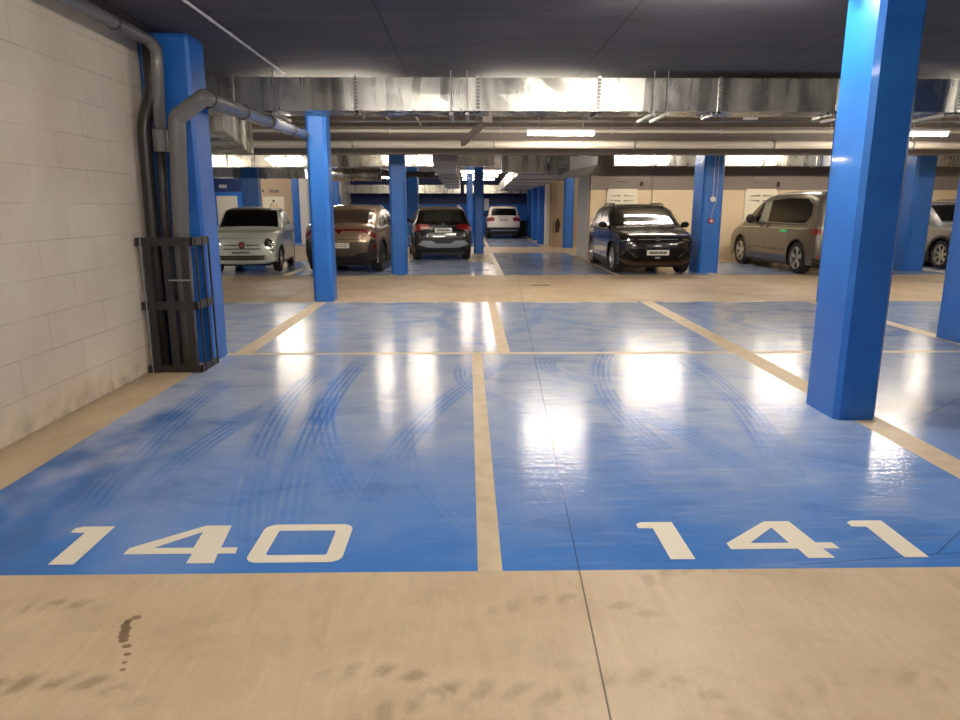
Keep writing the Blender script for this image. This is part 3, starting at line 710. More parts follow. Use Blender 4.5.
class Car:
    """local frame: y = 0 at the nose, y = L at the tail, x across, z up"""
    def __init__(s, name, label, L, W, H, prof, wheels, R, belt, tumble, paint, loc, rz, arch=1.14, sill=.24, plan=(.88,.92), nose=.22, tail=.2, roofr=.07, cat='car', roofz=None):
        s.L, s.W, s.H, s.belt, s.tumble, s.R = L, W/2, H, belt, tumble, R
        s.wy = wheels; s.arch = arch*R; s.sill = sill; s.plan = plan; s.nose, s.tail, s.roofr = nose, tail, roofr
        s.t = thing(name, label, cat, loc, rz)
        s.P = resample(chaikin(prof, 2), .045); s.n = len(s.P)
        s.N = []
        for i in range(s.n):
            a, b = s.P[max(0,i-1)], s.P[min(s.n-1,i+1)]; dy, dz = b[0]-a[0], b[1]-a[1]; l = math.hypot(dy,dz)
            s.N.append((dz/l, -dy/l))      # inward normal (front: +y, top: -z)
        N = s.N                                 # smooth normals
        for _ in range(4): N = [N[0]]+[tuple((N[i-1][k]+N[i][k]*2+N[i+1][k])/4 for k in (0,1)) for i in range(1,s.n-1)]+[N[-1]]
        s.N = [(a/math.hypot(a,b), b/math.hypot(a,b)) for a, b in N]
        s.iF = max(range(s.n), key=lambda i: (s.P[i][1] if s.P[i][0] < L*.12 else -1))
        s.iTop = max(range(s.n), key=lambda i: s.P[i][1])
        s.paint = paint
        s.body()
    def Wf(s, y, z):
        f = y/s.L
        w = s.W*(s.plan[0]+(1-s.plan[0])*sstep(-.05,.28,f))*(s.plan[1]+(1-s.plan[1])*(1-sstep(.72,1.05,f)))
        if z < s.belt:
            zm = s.belt*.62; w *= 1-.05*((z-zm)/zm)**2
        else:
            zm = s.belt*.62; w *= (1-.05*((s.belt-zm)/zm)**2)
            t = (z-s.belt)/(s.H-s.belt); w *= 1-s.tumble*(t+.12*math.sin(PI*min(1,t))*-1*.3) - .02*min(1,t*8)
        return w
    def at(s, x, idx, off=0.):
        i = max(0, min(s.n-2, int(idx))); f = max(0,min(1,idx-i))
        P = [s.P[i][k]*(1-f)+s.P[i+1][k]*f for k in (0,1)]; N = [s.N[i][k]*(1-f)+s.N[i+1][k]*f for k in (0,1)]
        fy = abs(N[0]); r = s.roofr+((s.nose if P[0] < s.L/2 else s.tail)-s.roofr)*fy**1.3
        if N[1] > -.2 and fy < .98: pass
        rx = .12+.30*fy**1.5
        PI_ = (P[0]+N[0]*r, P[1]+N[1]*r); W = s.Wf(*PI_)
        ax = min(abs(x), W); sg = 1 if x >= 0 else -1
        flat = W-rx
        crown = .03*(ax/W)**2
        if ax <= flat: dn = crown*1.; nx = 0.
        else:
            sn = min(1., (ax-flat)/rx); cs = math.sqrt(max(0.,1-sn*sn)); dn = crown*(1-sn)+ r*(1-cs)+crown*sn*0; nx = sn
            dn = crown+(r-crown)*(1-cs)
        c = math.sqrt(1-nx*nx)
        return Vector((sg*(ax+off*nx), P[0]+N[0]*(dn-off*c), P[1]+N[1]*(dn-off*c)))
    def edge(s, i):
        v = s.at(9, i); return (v.y, v.z, v.x)
    def zb(s, y):
        z = s.sill
        for w in s.wy:
            if abs(y-w) < s.arch: z = max(z, s.R+math.sqrt(s.arch**2-(y-w)**2))
        return z
    def body(s):
        bm = bmesh.new(); n = s.n; rows = []; 
        for i in range(n):
            e = s.edge(i); W = e[2]; fy = abs(s.N[i][0]); rx = .12+.30*fy**1.5
            xs = [W-rx+rx*math.sin(PI/2*k/6) for k in range(7)]
            xs = [0, (W-rx)*.5]+xs
            xs = [-x for x in xs[::-1]][:-1]+xs
            rows.append([bm.verts.new(s.at(x, i)) for x in xs])
        for a, b in zip(rows, rows[1:]):
            for k in range(len(a)-1): bm.faces.new((a[k],a[k+1],b[k+1],b[k]))
        K = 10
        for sg, side in ((-1,0),(1,-1)):
            cols = []
            for i in range(n):
                v = rows[i][side]; y, z = v.co.y, v.co.z
                y0 = min(max(y, s.edge(0)[0]), s.edge(n-1)[0])
                zb = min(s.zb(y0), z-.002)
                col = [v]
                for k in range(1, K+1):
                    f = k/K; zz = z+(zb-z)*f; yy = y+(y0-y)*f
                    col.append(bm.verts.new((sg*s.Wf(yy,zz), yy, zz)))
                # pull columns of the nose / tail straight down
                cols.append(col)
            for a, b in zip(cols, cols[1:]):
                for k in range(K):
                    try: bm.faces.new((a[k],b[k],b[k+1],a[k+1]))
                    except ValueError: pass
        bmesh.ops.remove_doubles(bm, verts=bm.verts[:], dist=.0008)
        bmesh.ops.recalc_face_normals(bm, faces=bm.faces[:])
        me = bpy.data.meshes.new('car_body'); bm.to_mesh(me); bm.free(); me.materials.append(s.paint)
        for f in me.polygons: f.use_smooth = True
        o = bpy.data.objects.new('car_body', me); COL.objects.link(o); o.parent = s.t
        # underbody
        e0, e1 = s.edge(0)[0], s.edge(n-1)[0]
        MB().box(-s.W+.24,s.W-.24,e0+.02,e1-.02,.17,.55).box(-s.W+.05,s.W-.05,s.wy[0]+s.arch,s.wy[1]-s.arch,.17,.40).build('underbody', BLKP, s.t)
    def iz(s, z, part):
        rng = range(s.n-1) if part == 'F' else range(s.n-2, -1, -1)
        if part == 'F' and z <= s.P[0][1]: return 0
        if part == 'R' and z <= s.P[-1][1]: return s.n-1
        for i in rng:
            a, b = s.P[i][1], s.P[i+1][1]
            if (a-z)*(b-z) <= 0 and a != b: return i+(z-a)/(b-a)
        return s.iTop
    def iy(s, y, part='T'):
        # top part: search outward from the top
        rng = range(s.iTop, -1, -1) if y < s.P[s.iTop][0] else range(s.iTop, s.n-1)
        for i in rng:
            if i+1 >= s.n: break
            a, b = s.P[i][0], s.P[i+1][0]
            if (a-y)*(b-y) <= 0 and a != b: return i+(y-a)/(b-a)
        return 0 if y < s.L/2 else s.n-1
    def patch(s, name, mode, poly, m, off=.006, parent=None, step=.05, label=None):
        bm = bmesh.new(); vs = [bm.verts.new((a,b,0)) for a,b in poly]; bm.faces.new(vs)
        for ax in (0,1):
            lo, hi = min(p[ax] for p in poly), max(p[ax] for p in poly); k = math.floor(lo/step)+1
            while k*step < hi-1e-6:
                no = (1,0,0) if ax == 0 else (0,1,0); co = (k*step,0,0) if ax == 0 else (0,k*step,0)
                bmesh.ops.bisect_plane(bm, geom=bm.verts[:]+bm.edges[:]+bm.faces[:], plane_co=co, plane_no=no, dist=1e-6); k += 1
        bmesh.ops.triangulate(bm, faces=bm.faces[:])
        for v in bm.verts:
            a, b = v.co.x, v.co.y
            if mode == 'L': v.co = Vector((-(s.Wf(a,b)+off), a, b))
            elif mode == 'RT': v.co = Vector((s.Wf(a,b)+off, a, b))
            elif mode == 'F': v.co = s.at(a, s.iz(b,'F'), off)
            elif mode == 'R': v.co = s.at(a, s.iz(b,'R'), off)
            elif mode == 'T': v.co = s.at(a, s.iy(b), off)
        mb = MB(); mb.bm.free(); mb.bm = bm
        o = mb.build(name, m, parent or s.t, smooth=True)
        if label: o['label'] = label
        # orient normals outward
        c = Vector((0, s.L/2, s.H*.4)); f = o.data.polygons
        if sum((p.center-c).dot(p.normal) for p in f) < 0: o.data.flip_normals()
        return o
    def both(s, name, mode, poly, m, **k):
        s.patch(name, mode, poly, m, **k); return s.patch(name, mode, [(-a,b) for a,b in poly[::-1]], m, **k)
    def sides(s, name, poly, m, **k):
        s.patch(name, 'L', poly, m, **k); return s.patch(name, 'RT', poly[::-1], m, **k)
    def wheels(s, rimm, style=5, tw=.21, dark=None):
        for y in s.wy:
            for sg in (-1,1):
                ox = sg*(s.Wf(y, s.R)-.01); ix = ox-sg*tw
                R = s.R; r = R*.70
                prof = [(ix,r*.9),(ix,R*.93),(ix+sg*.02,R*.985),(ix+sg*.05,R),(ox-sg*.05,R),(ox-sg*.02,R*.985),(ox,R*.93),(ox,r),(ox-sg*.03,r*.98)]
                mb = MB(); bm = mb.bm; S = 28; rings = [[bm.verts.new((x,y+q*math.cos(2*PI*k/S),R+q*math.sin(2*PI*k/S))) for k in range(S)] for x,q in prof]
                for a, b in zip(rings, rings[1:]):
                    for k in range(S): bm.faces.new((a[k],a[(k+1)%S],b[(k+1)%S],b[k]))
                bm.faces.new(rings[0])
                wh = mb.build('wheel', TYRE, s.t, smooth=False)
                # rim
                mb = MB(); mb.tube([(ox-sg*.10,y,R),(ox-sg*.085,y,R)], r*.97, 24); mb.build('brake_disc', BLKP, wh)
                mb = MB(); bm = mb.bm; S = 28
                prof = [(ox-sg*.085,r*.98),(ox-sg*.004,r*1.0),(ox-sg*.002,r*.93),(ox-sg*.05,r*.90)]
                rings = [[bm.verts.new((x,y+q*math.cos(2*PI*k/S),R+q*math.sin(2*PI*k/S))) for k in range(S)] for x,q in prof]
                for a, b in zip(rings, rings[1:]):
                    for k in range(S): bm.faces.new((a[k],a[(k+1)%S],b[(k+1)%S],b[k]))
                for k in range(style):
                    a = 2*PI*k/style+.3; ca, sa = math.cos(a), math.sin(a)
                    w0, w1 = r*.12, r*(.22 if style == 5 else .12)
                    def P(rr, ww, x): return (x, y+rr*ca-ww*sa, R+rr*sa+ww*ca)
                    mb.hexa([P(.1*r,-w0,ox-sg*.04),P(.1*r,w0,ox-sg*.04),P(.1*r,w0,ox-sg*.06),P(.1*r,-w0,ox-sg*.06)],
                            [P(.94*r,-w1,ox-sg*.012),P(.94*r,w1,ox-sg*.012),P(.94*r,w1,ox-sg*.04),P(.94*r,-w1,ox-sg*.04)])
                mb.tube([(ox-sg*.06,y,R),(ox-sg*.03,y,R)], r*.2, 14)
                mb.build('rim', rimm, wh)
    def mirrors(s, y, z, m, w=.17, h=.13, glassm=None):
        for sg in (-1,1):
            W = s.Wf(y, z); x = sg*(W+.06+w*.35)
            mb = MB(); bmesh.ops.create_uvsphere(mb.bm, u_segments=14, v_segments=10, radius=1, matrix=Matrix.Translation((x,y,z+.05)) @ Matrix.Diagonal((w*.62,.07,h*.6,1)))
            mb.hexa([(sg*(W-.03),y+.0,z-.02),(sg*(W-.03),y+.06,z-.02),(sg*(W-.03),y+.06,z+.03),(sg*(W-.03),y,z+.03)],
                    [(x,y,z+.0),(x,y+.05,z+.0),(x,y+.05,z+.04),(x,y,z+.04)])
            o = mb.build('wing_mirror', m, s.t, smooth=True)
    def plate(s, end, z, text, w=.52, h=.11, x=0, m=None):
        i = s.iz(z, end); p = s.at(x, i, .012); sg = -1 if end == 'F' else 1
        o = MB().box(-w/2,w/2,-.008,.008,-h/2,h/2).build('number_plate', m or PLATE, s.t, loc=tuple(p)+())
        o.location = p
        if text is None:          # lettering too small to read: a row of tiny dark dashes
            mb = MB(); rnd = random.Random(len(s.t.name)); q = -w*.38
            mb.box(-w*.40,w*.40,sg*.008-.0005,sg*.008+.0015,-h*.03,h*.03)
            while q < w*.36:
                b = rnd.uniform(.012,.03); mb.box(q,q+b,sg*.009-.001,sg*.009+.001,-h*.24,h*(.20+.08*rnd.random())); q += b+rnd.uniform(.006,.014)
            mb.build('plate_marks', BLKP, o); return o
        cu = bpy.data.curves.new('plate_text', 'FONT'); cu.body = text; cu.size = h*.82; cu.align_x = 'CENTER'; cu.align_y = 'CENTER'
        cu.extrude = .001
        tmp = bpy.data.objects.new('plate_text', cu); me = bpy.data.meshes.new_from_object(tmp); me.name = 'plate_text'
        bpy.data.objects.remove(tmp); me.materials.append(BLKP)
        tx = bpy.data.objects.new('plate_text', me); COL.objects.link(tx); tx.parent = o
        tx.rotation_euler = (PI/2,0,0 if sg < 0 else PI); tx.location = (0, sg*.010, 0)
        return o
    def handles(s, ys, z, m):
        for y in ys:
            for sg in (-1,1):
                W = s.Wf(y, z)+.012
                MB().box(sg*W-.012,sg*W+.012,y-.09,y+.09,z-.014,z+.014,.006).build('door_handle', m, s.t)
    def seams(s, lines):
        for (y0,z0,y1,z1) in lines:
            w = .006
            s.sides('door_seam', [(y0-w,z0),(y0+w,z0),(y1+w,z1),(y1-w,z1)], BLKP, off=.004, step=.08)

BLKP = mat('black_plastic_trim', srgb(24,23,24), .55); TYRE = mat('tyre_rubber', srgb(26,25,26), .8)
GLASS = mat('dark_car_glass', srgb(9,10,10), .2, coat=.0, spec=.15); 
CHROME = mat('chrome', srgb(225,225,225), .12, metal=1.); RIMS = mat('rim_silver', srgb(190,190,188), .3, metal=.8); RIMD = mat('rim_dark', srgb(70,70,70), .3, metal=.7)
PLATE = mat('white_number_plate', srgb(222,222,218), .4); TAIL = mat('red_tail_lamp', srgb(104,6,10), .3, coat=.3, emis=.01, emcol=(.8,.02,.02,1)); TAILD = mat('dark_red_lamp_strip', srgb(110,18,22), .2, coat=.7)
LAMP = mat('lamp_lens', srgb(150,160,150), .1, coat=.8, metal=.5); LAMPD = mat('dark_lamp', srgb(40,42,42), .1, coat=.8)
LGREY = mat('light_grey_skid', srgb(150,156,164), .4, metal=.3)
def paint(name, c, metal=.35, rough=.28): return mat(name, srgb(*c), rough, metal=metal, coat=1., coat_rough=.04)
def arc_ring(cy, cz, r0, r1, n=14, a0=0, a1=PI):
    o = [(cy+r1*math.cos(a0+(a1-a0)*k/n), cz+r1*math.sin(a0+(a1-a0)*k/n)) for k in range(n+1)]
    i = [(cy+r0*math.cos(a0+(a1-a0)*k/n), cz+r0*math.sin(a0+(a1-a0)*k/n)) for k in range(n+1)]
    return o+i[::-1]
def disc(cx, cz, r, n=20, sx=1.): return [(cx+sx*r*math.cos(2*PI*k/n), cz+r*math.sin(2*PI*k/n)) for k in range(n)]

# --- mint hatchback
def mint_car():
    p = paint('mint_paint', (206,216,204), .1, .3)
    prof = [(.10,.20),(.03,.27),(.0,.42),(.02,.56),(.05,.70),(.12,.83),(.30,.93),(.60,.955),(.90,.985),(1.08,1.09),(1.36,1.34),(1.52,1.42),(1.8,1.475),(2.2,1.49),(2.6,1.465),(2.95,1.38),(3.25,1.20),(3.42,1.0),(3.50,.80),(3.54,.6),(3.55,.42),(3.50,.27),(3.42,.2)]
    c = Car('hatchback', 'small mint green hatchback with black roof, parked nose out left of first column', 3.55,1.63,1.49,prof,(.68,2.98),.30,.93,.20,p,(-5.40,16.82,0),math.radians(6.5), nose=.22, tail=.25, plan=(.89,.88))
    roof = mat('black_fabric_roof', srgb(40,38,38), .6)
    c.patch('roof', 'T', [(-.66,1.60),(.66,1.60),(.66,3.0),(-.66,3.0)], roof, off=.012, step=.08)
    c.patch('windscreen', 'T', [(-.69,1.00),(.69,1.00),(.60,1.58),(-.60,1.58)], GLASS, off=.010)
    c.patch('rear_window', 'T', [(-.5,3.02),(.5,3.02),(.55,3.3),(-.55,3.3)], GLASS, off=.01)
    c.sides('side_window', [(1.32,.98),(1.52,1.33),(2.3,1.38),(2.36,.98)], GLASS); c.sides('side_window', [(2.42,.98),(2.38,1.37),(2.9,1.3),(3.05,1.02)], GLASS)
    for sx in (-1,1):
        c.patch('headlamp', 'F', disc(sx*.59,.70,.115,20), CHROME, off=.012)
        c.patch('headlamp_lens', 'F', disc(sx*.59,.70,.09,20), LAMPD, off=.022)
        c.patch('headlamp_bulb', 'F', disc(sx*.60,.70,.038,12), LAMP, off=.028)
        c.patch('indicator_lamp', 'F', disc(sx*.64,.535,.06,16), CHROME, off=.012)
        c.patch('indicator_lens', 'F', disc(sx*.64,.535,.045,16), LAMP, off=.018)
        c.patch('chrome_whisker', 'F', [(sx*.10,.655),(sx*.40,.655),(sx*.42,.64),(sx*.10,.625)][::sx], BLKP, off=.012)
        c.patch('fog_lamp', 'F', disc(sx*.52,.365,.048,16), CHROME, off=.02)
    c.patch('badge_bar', 'F', [(-.42,.575),(.42,.575),(.40,.55),(-.40,.55)], BLKP, off=.010)
    c.patch('badge_ring', 'F', disc(0,.645,.075,18), CHROME, off=.014); c.patch('badge', 'F', disc(0,.645,.055,18), mat('badge_red', srgb(150,66,60), .3), off=.02)
    c.patch('lower_grille', 'F', [(-.52,.31),(.52,.31),(.56,.36),(.50,.42),(-.50,.42),(-.56,.36)], mat('grille_dark', srgb(52,48,42), .6), off=.010)
    for z in (.345,.38): c.patch('grille_bar', 'F', [(-.46,z),(.46,z),(.46,z+.008),(-.46,z+.008)], mat('grille_bar', srgb(96,90,78), .5), off=.016)
    c.patch('lower_lip', 'F', [(-.66,.20),(.66,.20),(.66,.225),(-.66,.225)], BLKP, off=.012)
    c.patch('chrome_tip', 'F', [(.66,.345),(.76,.36),(.76,.375),(.66,.365)], CHROME, off=.014)
    c.plate('F', .485, None, w=.52, h=.10, x=-.02, m=mat('pale_plate', srgb(200,206,200), .4))
    c.t.scale = (1.04,1.04,1.055)
    c.wheels(RIMS, 8, .17); c.mirrors(1.08,.95, mat('mirror_cap', srgb(190,200,214), .25, metal=.3), .24,.17); c.handles((2.05,), .80, CHROME)
    c.seams([(1.25,.32,1.28,.97),(2.4,.32,2.4,.97)])
    c.patch('bonnet_line', 'F', [(-.55,.80),(.55,.80),(.55,.806),(-.55,.806)], BLKP, off=.004)
    for sx in (-1,1): c.patch('wiper', 'T', [(sx*.05-.01,1.02),(sx*.05+.01,1.02),(sx*.45+.01,1.10),(sx*.45-.01,1.10)], BLKP, off=.02)
    m = MB(); m.tube([(.38,1.75,1.46),(.48,1.85,1.62)], .006, 6); m.build('antenna', BLKP, c.t)
mint_car()

# --- bronze coupe SUV (rear)
def bronze_car():
    p = paint('bronze_paint', (160,138,112), .55, .3)
    prof = [(.12,.22),(.03,.32),(.0,.5),(.04,.68),(.2,.82),(.6,.95),(1.0,1.02),(1.3,1.12),(1.8,1.42),(2.1,1.53),(2.5,1.59),(2.9,1.59),(3.4,1.53),(3.75,1.44),(4.12,1.22),(4.42,1.11),(4.50,1.04),(4.56,.88),(4.60,.7),(4.60,.5),(4.52,.34),(4.40,.24)]
    c = Car('coupe_suv', 'bronze coupe SUV seen from behind with red light strip and V emblem', 4.62,1.88,1.60,prof,(.90,3.68),.36,1.02,.20,p,(-2.84,21.35,0),math.radians(180-3), nose=.28, tail=.32, plan=(.9,.88))
    c.t.scale = (1,1,1.03)
    c.patch('rear_window', 'T', [(-.68,3.72),(.68,3.72),(.76,4.24),(-.76,4.24)], mat('bronze_glass', srgb(62,50,38), .1, coat=.6), off=.01)
    c.patch('spoiler', 'T', [(-.70,3.50),(.70,3.50),(.70,3.69),(-.70,3.69)], p, off=.035, step=.06)
    c.patch('windscreen', 'T', [(-.74,1.30),(.74,1.30),(.66,2.0),(-.66,2.0)], GLASS, off=.01)
    c.sides('side_window', [(1.55,1.06),(2.05,1.44),(2.75,1.48),(2.75,1.06)], GLASS); c.sides('side_window', [(2.82,1.06),(2.82,1.48),(3.3,1.42),(3.85,1.14),(3.8,1.08)], GLASS)
    c.patch('light_strip', 'R', [(-.62,.985),(-.07,.985),(0,.90),(.07,.985),(.62,.985),(.62,1.03),(-.62,1.03)], TAILD, off=.012)
    c.both('tail_lamp', 'R', [(.55,1.04),(.60,.97),(.72,.91),(.88,.86),(.92,.93),(.92,1.02)], TAIL, off=.014)
    c.patch('rear_bumper', 'R', [(-.93,.25),(.93,.25),(.94,.45),(.92,.80),(.74,.84),(.64,.50),(-.64,.50),(-.74,.84),(-.92,.80),(-.94,.45)], BLKP, off=.010)
    c.patch('bumper_panel', 'R', [(-.66,.50),(-.5,.50),(-.34,.42),(.34,.42),(.5,.50),(.66,.50),(.70,.74),(-.70,.74)], mat('bronze_dark', srgb(84,74,64), .45, metal=.4), off=.018)
    c.patch('tailgate_crease', 'R', [(-.62,.79),(.62,.79),(.62,.80),(-.62,.80)], mat('bronze_shadow', srgb(84,64,46), .4), off=.012)
    c.both('reflector', 'R', [(.80,.55),(.86,.55),(.86,.70),(.80,.68)], TAILD, off=.016)
    c.plate('R', .66, '0315 LZG', w=.52, h=.12, x=0)
    for wy in c.wy: c.sides('arch_trim', arc_ring(wy,c.R,c.arch,c.arch+.07), BLKP)
    c.sides('sill_trim', [(1.3,.24),(3.25,.24),(3.25,.36),(1.3,.36)], BLKP)
    c.wheels(RIMD, 5, .24); c.mirrors(1.62,1.10, BLKP); c.handles((2.5,3.35), .90, p); c.seams([(1.6,.36,1.55,1.04),(2.78,.36,2.78,1.04)])
    m = MB(); m.hexa([(-.03,3.0,1.57),(.03,3.0,1.57),(.02,3.15,1.57),(-.02,3.15,1.57)], [(-.005,3.1,1.64),(.005,3.1,1.64),(.005,3.17,1.64),(-.005,3.17,1.64)]); m.build('roof_antenna', BLKP, c.t)
bronze_car()

# --- black SUV (rear)
def black_suv():
    p = paint('black_paint', (15,14,14), .2, .25)
    prof = [(.12,.24),(.03,.34),(.0,.5),(.02,.8),(.15,.92),(.6,1.0),(1.1,1.06),(1.35,1.2),(1.75,1.45),(2.0,1.54),(2.5,1.59),(3.2,1.58),(3.65,1.54),(3.86,1.46),(4.10,1.16),(4.20,1.06),(4.27,.92),(4.30,.75),(4.32,.55),(4.27,.38),(4.15,.28)]
    c = Car('compact_suv', 'black compact SUV seen from behind with grey skid plate and silver roof rails', 4.34,1.80,1.60,prof,(.85,3.50),.35,1.04,.28,p,(-1.24,25.05,0),math.radians(180+7), nose=.25, tail=.22, plan=(.92,.93))
    c.patch('rear_window', 'R', [(-.62,1.14),(.62,1.14),(.48,1.47),(-.48,1.47)], mat('tinted_glass', srgb(38,38,32), .08, coat=.6), off=.012)
    c.patch('spoiler', 'T', [(-.62,3.5),(.62,3.5),(.62,3.82),(-.62,3.82)], mat('roof_reflective', srgb(120,108,94), .3, metal=.4), off=.03)
    c.patch('windscreen', 'T', [(-.72,1.32),(.72,1.32),(.62,1.9),(-.62,1.9)], GLASS, off=.01)
    c.sides('side_window', [(1.5,1.08),(1.95,1.44),(2.55,1.48),(2.55,1.08)], GLASS); c.sides('side_window', [(2.62,1.08),(2.62,1.48),(3.3,1.46),(3.6,1.2),(3.5,1.08)], GLASS)
    c.both('tail_lamp', 'R', [(.38,.98),(.42,1.06),(.70,1.10),(.86,1.06),(.86,.90),(.66,.90),(.45,.95)], TAIL, off=.016)
    c.patch('chrome_strip', 'R', [(-.38,1.00),(.38,1.00),(.38,1.035),(-.38,1.035)], CHROME, off=.016)
    c.patch('rear_bumper', 'R', [(-.9,.27),(.9,.27),(.9,.72),(.7,.70),(-.7,.70),(-.9,.72)], BLKP, off=.010)
    c.patch('skid_plate', 'R', [(-.75,.47),(-.45,.40),(.45,.40),(.75,.47),(.62,.60),(.35,.60),(.22,.52),(-.22,.52),(-.35,.60),(-.62,.60)], LGREY, off=.018)
    c.patch('badge', 'R', disc(0,1.06,.045,14), CHROME, off=.018)
    c.patch('lettering_strip', 'R', [(-.36,.745),(.0,.745),(.0,.775),(-.36,.775)], LGREY, off=.014)
    c.plate('R', .90, None, w=.50, h=.13, x=0)
    for wy in c.wy: c.sides('arch_trim', arc_ring(wy,c.R,c.arch,c.arch+.07), BLKP)
    c.sides('sill_trim', [(1.25,.24),(3.1,.24),(3.1,.38),(1.25,.38)], BLKP)
    c.wheels(RIMD, 5, .22); c.mirrors(1.5,1.10, BLKP); c.handles((2.4,3.2), .92, p)
    for sg in (-1,1): MB().tube(smooth_path([(sg*.60,1.95,1.50),(sg*.59,2.1,1.60),(sg*.58,3.4,1.61),(sg*.58,3.6,1.53)],.1), .018, 8).build('roof_rail', CHROME, c.t)
black_suv()

# --- far white SUV (rear)
def white_suv():
    p = paint('white_paint', (226,218,206), .05, .3)
    prof = [(.12,.24),(.03,.34),(.0,.5),(.02,.8),(.15,.95),(.6,1.03),(1.1,1.1),(1.35,1.25),(1.75,1.55),(2.0,1.65),(2.5,1.70),(3.4,1.70),(3.95,1.66),(4.12,1.58),(4.30,1.2),(4.38,1.08),(4.42,.92),(4.45,.75),(4.47,.55),(4.42,.38),(4.3,.28)]
    c = Car('white_suv', 'white SUV seen from behind, parked against the far blue wall', 4.5,1.84,1.71,prof,(.9,3.6),.35,1.1,.20,p,(1.78,39.0,0),math.radians(180), nose=.25, tail=.2, plan=(.92,.93))
    c.t.scale = (.93,.93,.95)
    c.patch('rear_window', 'R', [(-.68,1.20),(.68,1.20),(.62,1.56),(-.62,1.56)], GLASS, off=.012)
    c.patch('windscreen', 'T', [(-.72,1.32),(.72,1.32),(.62,1.9),(-.62,1.9)], GLASS, off=.01)
    c.sides('side_window', [(1.5,1.15),(1.95,1.54),(2.6,1.58),(2.6,1.15)], GLASS); c.sides('side_window', [(2.67,1.15),(2.67,1.58),(3.6,1.55),(3.9,1.15)], GLASS)
    c.both('tail_lamp', 'R', [(.52,.92),(.46,1.06),(.62,1.14),(.9,1.12),(.9,.92)], TAIL, off=.016)
    c.patch('rear_bumper', 'R', [(-.92,.28),(.92,.28),(.92,.60),(-.92,.60)], BLKP, off=.012)
    c.patch('bumper_strip', 'R', [(-.70,.42),(.70,.42),(.70,.47),(-.70,.47)], LGREY, off=.018)
    c.patch('chrome_strip', 'R', [(-.3,1.10),(.3,1.10),(.3,1.13),(-.3,1.13)], CHROME, off=.014)
    c.plate('R', .97, None, w=.5, h=.11, m=mat('pale_plate2', srgb(206,196,176), .4))
    for wy in c.wy: c.sides('arch_trim', arc_ring(wy,c.R,c.arch,c.arch+.07), BLKP)
    c.wheels(RIMD, 5, .22); c.mirrors(1.5,1.16, BLKP)
white_suv()

